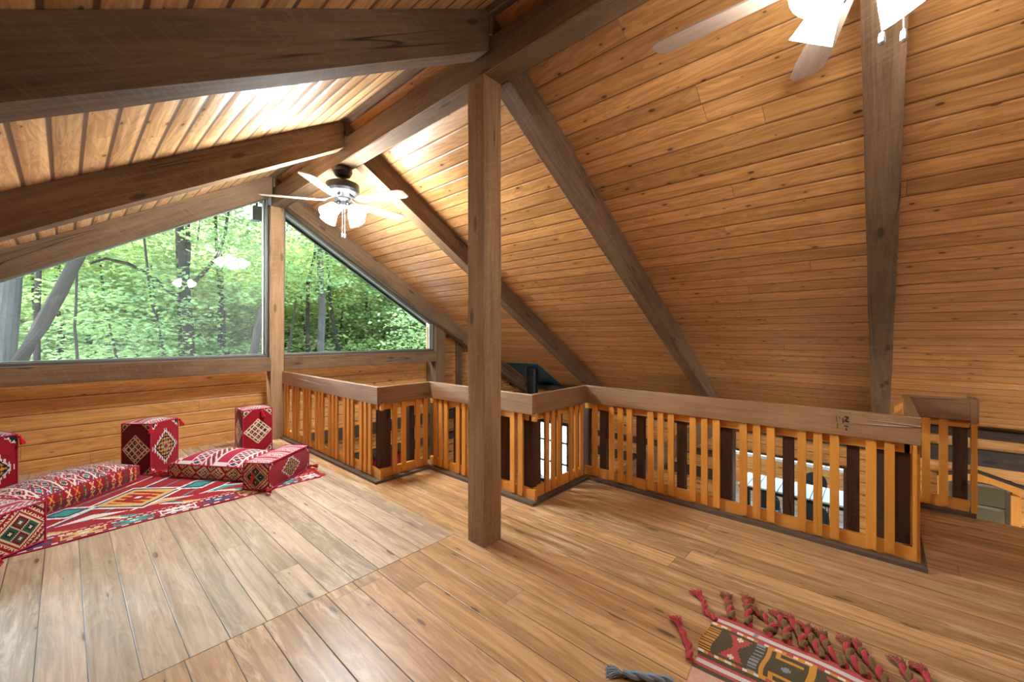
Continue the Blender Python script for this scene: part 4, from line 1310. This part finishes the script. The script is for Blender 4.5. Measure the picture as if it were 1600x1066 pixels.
# ------------------------------------------------------------------ woods outside
def leafmat(name, c1, c2):
    N = NT(name)
    tc = N.n('ShaderNodeTexCoord')
    ns = N.noise(tc.outputs['Object'], 1.3, 3, 0.6)
    n2 = N.noise(tc.outputs['Object'], 9.0, 2, 0.6)
    col = N.mix(N.ramp(N.math('ADD', N.math('MULTIPLY', ns, .6), N.math('MULTIPLY', n2, .4)), .35, .65), c1, c2)
    df = N.n('ShaderNodeBsdfDiffuse'); N.L(col, df.inputs[0])
    tl = N.n('ShaderNodeBsdfTranslucent'); N.L(N.mix(1.0, col, (1.08, 1.08, .74), 'MULTIPLY'), tl.inputs[0])
    mx = N.n('ShaderNodeMixShader'); mx.inputs[0].default_value = .5
    N.L(df.outputs[0], mx.inputs[1]); N.L(tl.outputs[0], mx.inputs[2])
    N.L(mx.outputs[0], N.out.inputs[0])
    return N.mat
M_leaf = [leafmat('maple_leaves', (0.126, 0.201, 0.062), (0.301, 0.385, 0.151)), leafmat('oak_leaves', (0.1, 0.184, 0.072), (0.243, 0.343, 0.159)), leafmat('beech_leaves', (0.184, 0.285, 0.134), (0.351, 0.435, 0.225))]
M_bark = timber('grey_brown_bark', (0.012, 0.010, 0.008), (0.030, 0.026, 0.021), rough=1.0, saw=False, spec=0.05)
M_barkpale = timber('pale_grey_bark', (0.026, 0.024, 0.021), (0.052, 0.049, 0.044), rough=1.0, saw=False, spec=0.05)
def crown_mesh(seed, n, R, Hh, leaf):
    """n leaves in layered sprays inside an ellipsoid of radius R, height Hh"""
    rnd = random.Random(seed)
    mb = MB((1, 0, 0))
    sprays = []
    while len(sprays) < n // 26:
        p = Vector((rnd.uniform(-1, 1), rnd.uniform(-1, 1), rnd.uniform(-1, 1)))
        if .25 < p.length < 1: sprays.append(Vector((p.x * R, p.y * R, p.z * Hh / 2)))
    for s_ in sprays:
        ax = Vector((s_.x, s_.y, 0)).normalized() if Vector((s_.x, s_.y, 0)).length > .01 else Vector((1, 0, 0))
        for k in range(26):
            p = s_ + Vector((rnd.gauss(0, .42), rnd.gauss(0, .42), rnd.gauss(0, .11)))
            a_ = rnd.uniform(0, 6.283); b_ = rnd.gauss(0, .45); L_ = leaf * rnd.uniform(.6, 1.25)
            d = Vector((math.cos(a_), math.sin(a_), math.sin(b_) * .8)).normalized()
            e = d.cross(Vector((rnd.gauss(0, .35), rnd.gauss(0, .35), 1))).normalized()
            mb.face([p, p + d * L_ * .45 + e * L_ * .36, p + d * L_, p + d * L_ * .45 - e * L_ * .36], 0, [(0, 0)] * 4)
    return mb
CROWNS = []
for k in range(5):
    o_ = obj('foliage', crown_mesh(40 + k, 3000, 2.3, 3.6, .17), M_leaf[k % 3])
    CROWNS.append(o_.data)
    bpy.data.objects.remove(o_)
def ground_z(x, y): return -2.9 + .035 * max(0, y - 12)
def add_crown(t, off, sc, k):
    o = bpy.data.objects.new('foliage', CROWNS[k % 5])
    COL.objects.link(o); o.parent = t; o.location = off; o.scale = sc
    o.rotation_euler = (0, 0, random.uniform(0, 6.28))
    return o
def tree(pts, r, label, crown=True, limbs=(), mat=None, group=None, top=None, cz=(6.5, 9.0), cs=1.0):
    P = [Vector(p) for p in pts]
    g = Vector((P[0].x - (P[1].x - P[0].x) * .8, P[0].y, ground_z(P[0].x, P[0].y) - .1))
    d = (P[-1] - P[-2]).normalized()
    topz = P[-1] + (d * .5 + Vector((0, 0, .85))).normalized() * random.uniform(4, 6)
    full = [g] + P + [topz]
    for i in range(1, len(full) - 1): full[i] = full[i] + Vector((0, random.uniform(-.12, .12), 0))
    t = thing('tree', g, label, 'tree', group)
    n = len(full)
    mb = MB((0, 0, 1)).tube(full, [r * 1.25] + [r * (1 - .45 * i / n) for i in range(1, n)], 12)
    obj('trunk', mb, mat or M_bark, t)
    for (lp, lr) in limbs:
        obj('limb', MB((0, 0, 1)).tube(lp, [lr * (1 - .6 * i / len(lp)) for i in range(len(lp))], 8), mat or M_bark, t)
    if crown:
        for k in range(2):
            z_ = random.uniform(*cz)
            add_crown(t, Vector((topz.x + random.uniform(-1.2, 1.2), topz.y + random.uniform(-.6, 1.6), z_)) - g, (cs, cs, cs), random.randint(0, 4))
    return t
TP = {
    'thick': (0.24, [(-0.83, 13.00, 0.79), (-0.78, 13.00, 1.49), (-0.73, 13.00, 2.27), (-0.70, 13.00, 3.05), (-0.67, 13.00, 3.96)]),
    'lean': (0.17, [(-0.59, 12.00, 0.89), (-0.32, 12.00, 1.59), (-0.05, 12.00, 2.32), (0.10, 12.00, 2.78), (0.30, 12.00, 3.33), (0.58, 12.00, 4.18)]),
    'thinL': (0.09, [(-0.44, 15.00, 0.65), (-0.45, 15.00, 1.81), (-0.42, 15.00, 2.73), (-0.40, 15.00, 3.97)]),
    'fork': (0.20, [(2.63, 16.00, 0.31), (2.60, 16.00, 1.52), (2.56, 16.00, 2.52), (2.53, 16.00, 3.31), (2.41, 16.00, 4.49), (2.32, 16.00, 5.85)]),
    'fork_limbR': (0.09, [(2.60, 16.00, 2.92), (2.94, 16.00, 3.36), (3.36, 16.00, 4.03), (3.57, 16.00, 4.80), (3.67, 16.00, 5.78), (3.75, 16.00, 6.43)]),
    'fork_limbL': (0.08, [(2.55, 16.00, 2.32), (2.15, 16.00, 2.78), (1.71, 16.00, 3.22), (1.23, 16.00, 3.50), (0.77, 16.00, 3.58), (0.46, 16.00, 3.40)]),
    'slim': (0.08, [(2.58, 17.00, 0.26), (2.54, 17.00, 1.94), (2.49, 17.00, 3.41), (2.46, 17.00, 5.28)]),
    'slim2': (0.10, [(3.84, 18.00, 0.11), (3.82, 18.00, 2.00), (3.80, 18.00, 3.41), (3.74, 18.00, 5.28)]),
    'darklean': (0.15, [(3.17, 12.00, 0.52), (3.29, 12.00, 1.09), (3.37, 12.00, 1.59), (3.48, 12.00, 2.01), (3.72, 12.00, 2.70)]),
    'sap1': (0.04, [(0.20, 13.00, 0.73), (0.18, 13.00, 1.15), (0.15, 13.00, 1.64), (0.17, 13.00, 2.06)]),
    'sap2': (0.05, [(1.97, 15.00, 0.51), (1.83, 15.00, 1.33), (1.74, 15.00, 1.87), (1.62, 15.00, 2.40)]),
    'midL': (0.12, [(-0.12, 20.00, 0.36), (-0.06, 20.00, 1.52), (-0.18, 20.00, 2.36), (-0.15, 20.00, 4.04)]),
    'R1': (0.16, [(5.84, 14.00, 0.33), (5.84, 14.00, 2.39), (5.84, 14.00, 4.13), (5.86, 14.00, 5.65), (5.88, 14.00, 7.18)]),
    'R2': (0.10, [(6.54, 17.00, 0.12), (6.52, 17.00, 1.79), (6.56, 17.00, 3.59), (6.79, 17.00, 4.66)]),
    'R3': (0.10, [(7.46, 16.00, 0.12), (7.23, 16.00, 1.54), (7.05, 16.00, 2.80), (7.00, 16.00, 3.80), (6.87, 16.00, 5.29)]),
    'R4': (0.12, [(10.84, 20.00, -0.30), (10.66, 20.00, 3.25), (10.59, 20.00, 5.60), (10.41, 20.00, 7.58)]),
    'R5': (0.13, [(12.47, 18.00, -0.29), (12.23, 18.00, 1.06), (11.88, 18.00, 2.39), (11.54, 18.00, 3.68)]),
    'R6': (0.22, [(10.93, 15.00, -0.03), (10.87, 15.00, 1.55), (10.80, 15.00, 3.26)]),
    'R7': (0.12, [(12.96, 22.00, -0.54), (12.87, 22.00, 1.58), (12.79, 22.00, 4.26)]),
    'R8': (0.10, [(8.65, 20.00, -0.17), (8.68, 20.00, 2.18), (8.65, 20.00, 4.69)]),
    'R9': (0.13, [(15.39, 24.00, -0.80), (15.34, 24.00, 1.60), (15.19, 24.00, 5.06)]),
}
def TR(k, label, **kw): return tree(TP[k][1], TP[k][0] * .78, label, **kw)
TR('thick', 'thick pale grey trunk at the far left edge of the left gable window', mat=M_barkpale)
TR('lean', 'trunk leaning to the right in the left gable window')
TR('thinL', 'thin upright trunk between the pale thick one and the leaning one')
TR('fork', 'forked tree with two long spreading limbs in the middle of the left gable window', limbs=[(TP['fork_limbR'][1], .07), (TP['fork_limbL'][1], .065), ([(2.54, 16, 3.2), (2.62, 16.1, 4.2), (2.60, 16.2, 5.6)], .09)])
TR('slim', 'slim trunk right behind the forked tree')
TR('slim2', 'slim straight trunk in the right part of the left gable window')
TR('darklean', 'dark trunk bending right beside the window post')
TR('midL', 'distant trunk seen behind the leaning trunk')
TR('sap1', 'thin sapling in the left part of the left gable window', crown=False)
TR('sap2', 'thin curved sapling left of the forked tree', crown=False)
TR('R1', 'straight tall trunk near the left side of the right gable window', mat=M_barkpale)
TR('R2', 'slim trunk left of the straight tall one in the right gable window')
TR('R3', 'slightly leaning trunk right of the straight tall one in the right gable window')
TR('R4', 'straight trunk in the middle of the right gable window')
TR('R5', 'leaning trunk near the right corner of the right gable window')
TR('R6', 'wide trunk in the right corner of the right gable window', mat=M_barkpale)
TR('R7', 'distant trunk right of the middle of the right gable window')
TR('R8', 'thin trunk close behind the straight tall one in the right gable window')
TR('R9', 'distant trunk left of the leaning one in the right gable window')
# understorey and further trees: all alike
GL = 'leafy green tree of the woods beyond the gable windows'
GG = 'background trees of the woods'
random.seed(21)
n_ = 0
for ring, (d0, d1, cnt, sc) in enumerate(((13.5, 15, 3, .75), (17, 21, 11, 1.0), (22, 30, 18, 1.35), (31, 44, 24, 1.9), (46, 62, 22, 2.8))):
    for k in range(cnt):
        ang = math.radians(49 + 49 * (k + random.uniform(.1, .9)) / cnt)
        dist = random.uniform(d0, d1)
        x, y = dist * math.cos(ang), dist * math.sin(ang)
        if y < 9.6: continue
        gz = ground_z(x, y)
        t = thing('tree', (x, y, gz), GL, 'tree', GG)
        h = random.uniform(5, 8) * sc
        lx, ly = random.uniform(-.8, .8), random.uniform(-.5, .5)
        obj('trunk', MB((0, 0, 1)).tube([(x, y, gz - .1), (x + lx * .4, y + ly * .3, gz + h * .5), (x + lx, y + ly, gz + h)], [.05 * sc + .02, .04 * sc + .02, .02], 7), M_bark, t)
        lev = (0.9, 3.4, 6.0) if ring >= 2 else ((1.2, 4.6) if ring == 1 else (random.uniform(.9, 5.2),))
        for q, zc in enumerate(lev):
            add_crown(t, (lx * .5 + random.uniform(-1, 1) * sc, ly * .5 + random.uniform(-1, 1), (zc + random.uniform(-.5, .5)) * (1 if ring < 2 else sc * .72) - gz - (1.0 if ring < 2 else 2.6)), (sc * 1.05,) * 3, random.randint(0, 4))
mb = MB((1, 0, 0))
for i in range(24):
    for j in range(24):
        X0, X1_ = -40 + 5 * i, -35 + 5 * i
        Y0_, Y1__ = -30 + 5 * j, -25 + 5 * j
        mb.face([(X0, Y0_, ground_z(X0, Y0_)), (X1_, Y0_, ground_z(X1_, Y0_)), (X1_, Y1__, ground_z(X1_, Y1__)), (X0, Y1__, ground_z(X0, Y1__))])
struct('ground', mb, plain('pale_bounce_ground', (0.50, 0.47, 0.40), .9, scale=2.0, var=.2))  # ground colour made pale so that it reflects daylight up into the loft
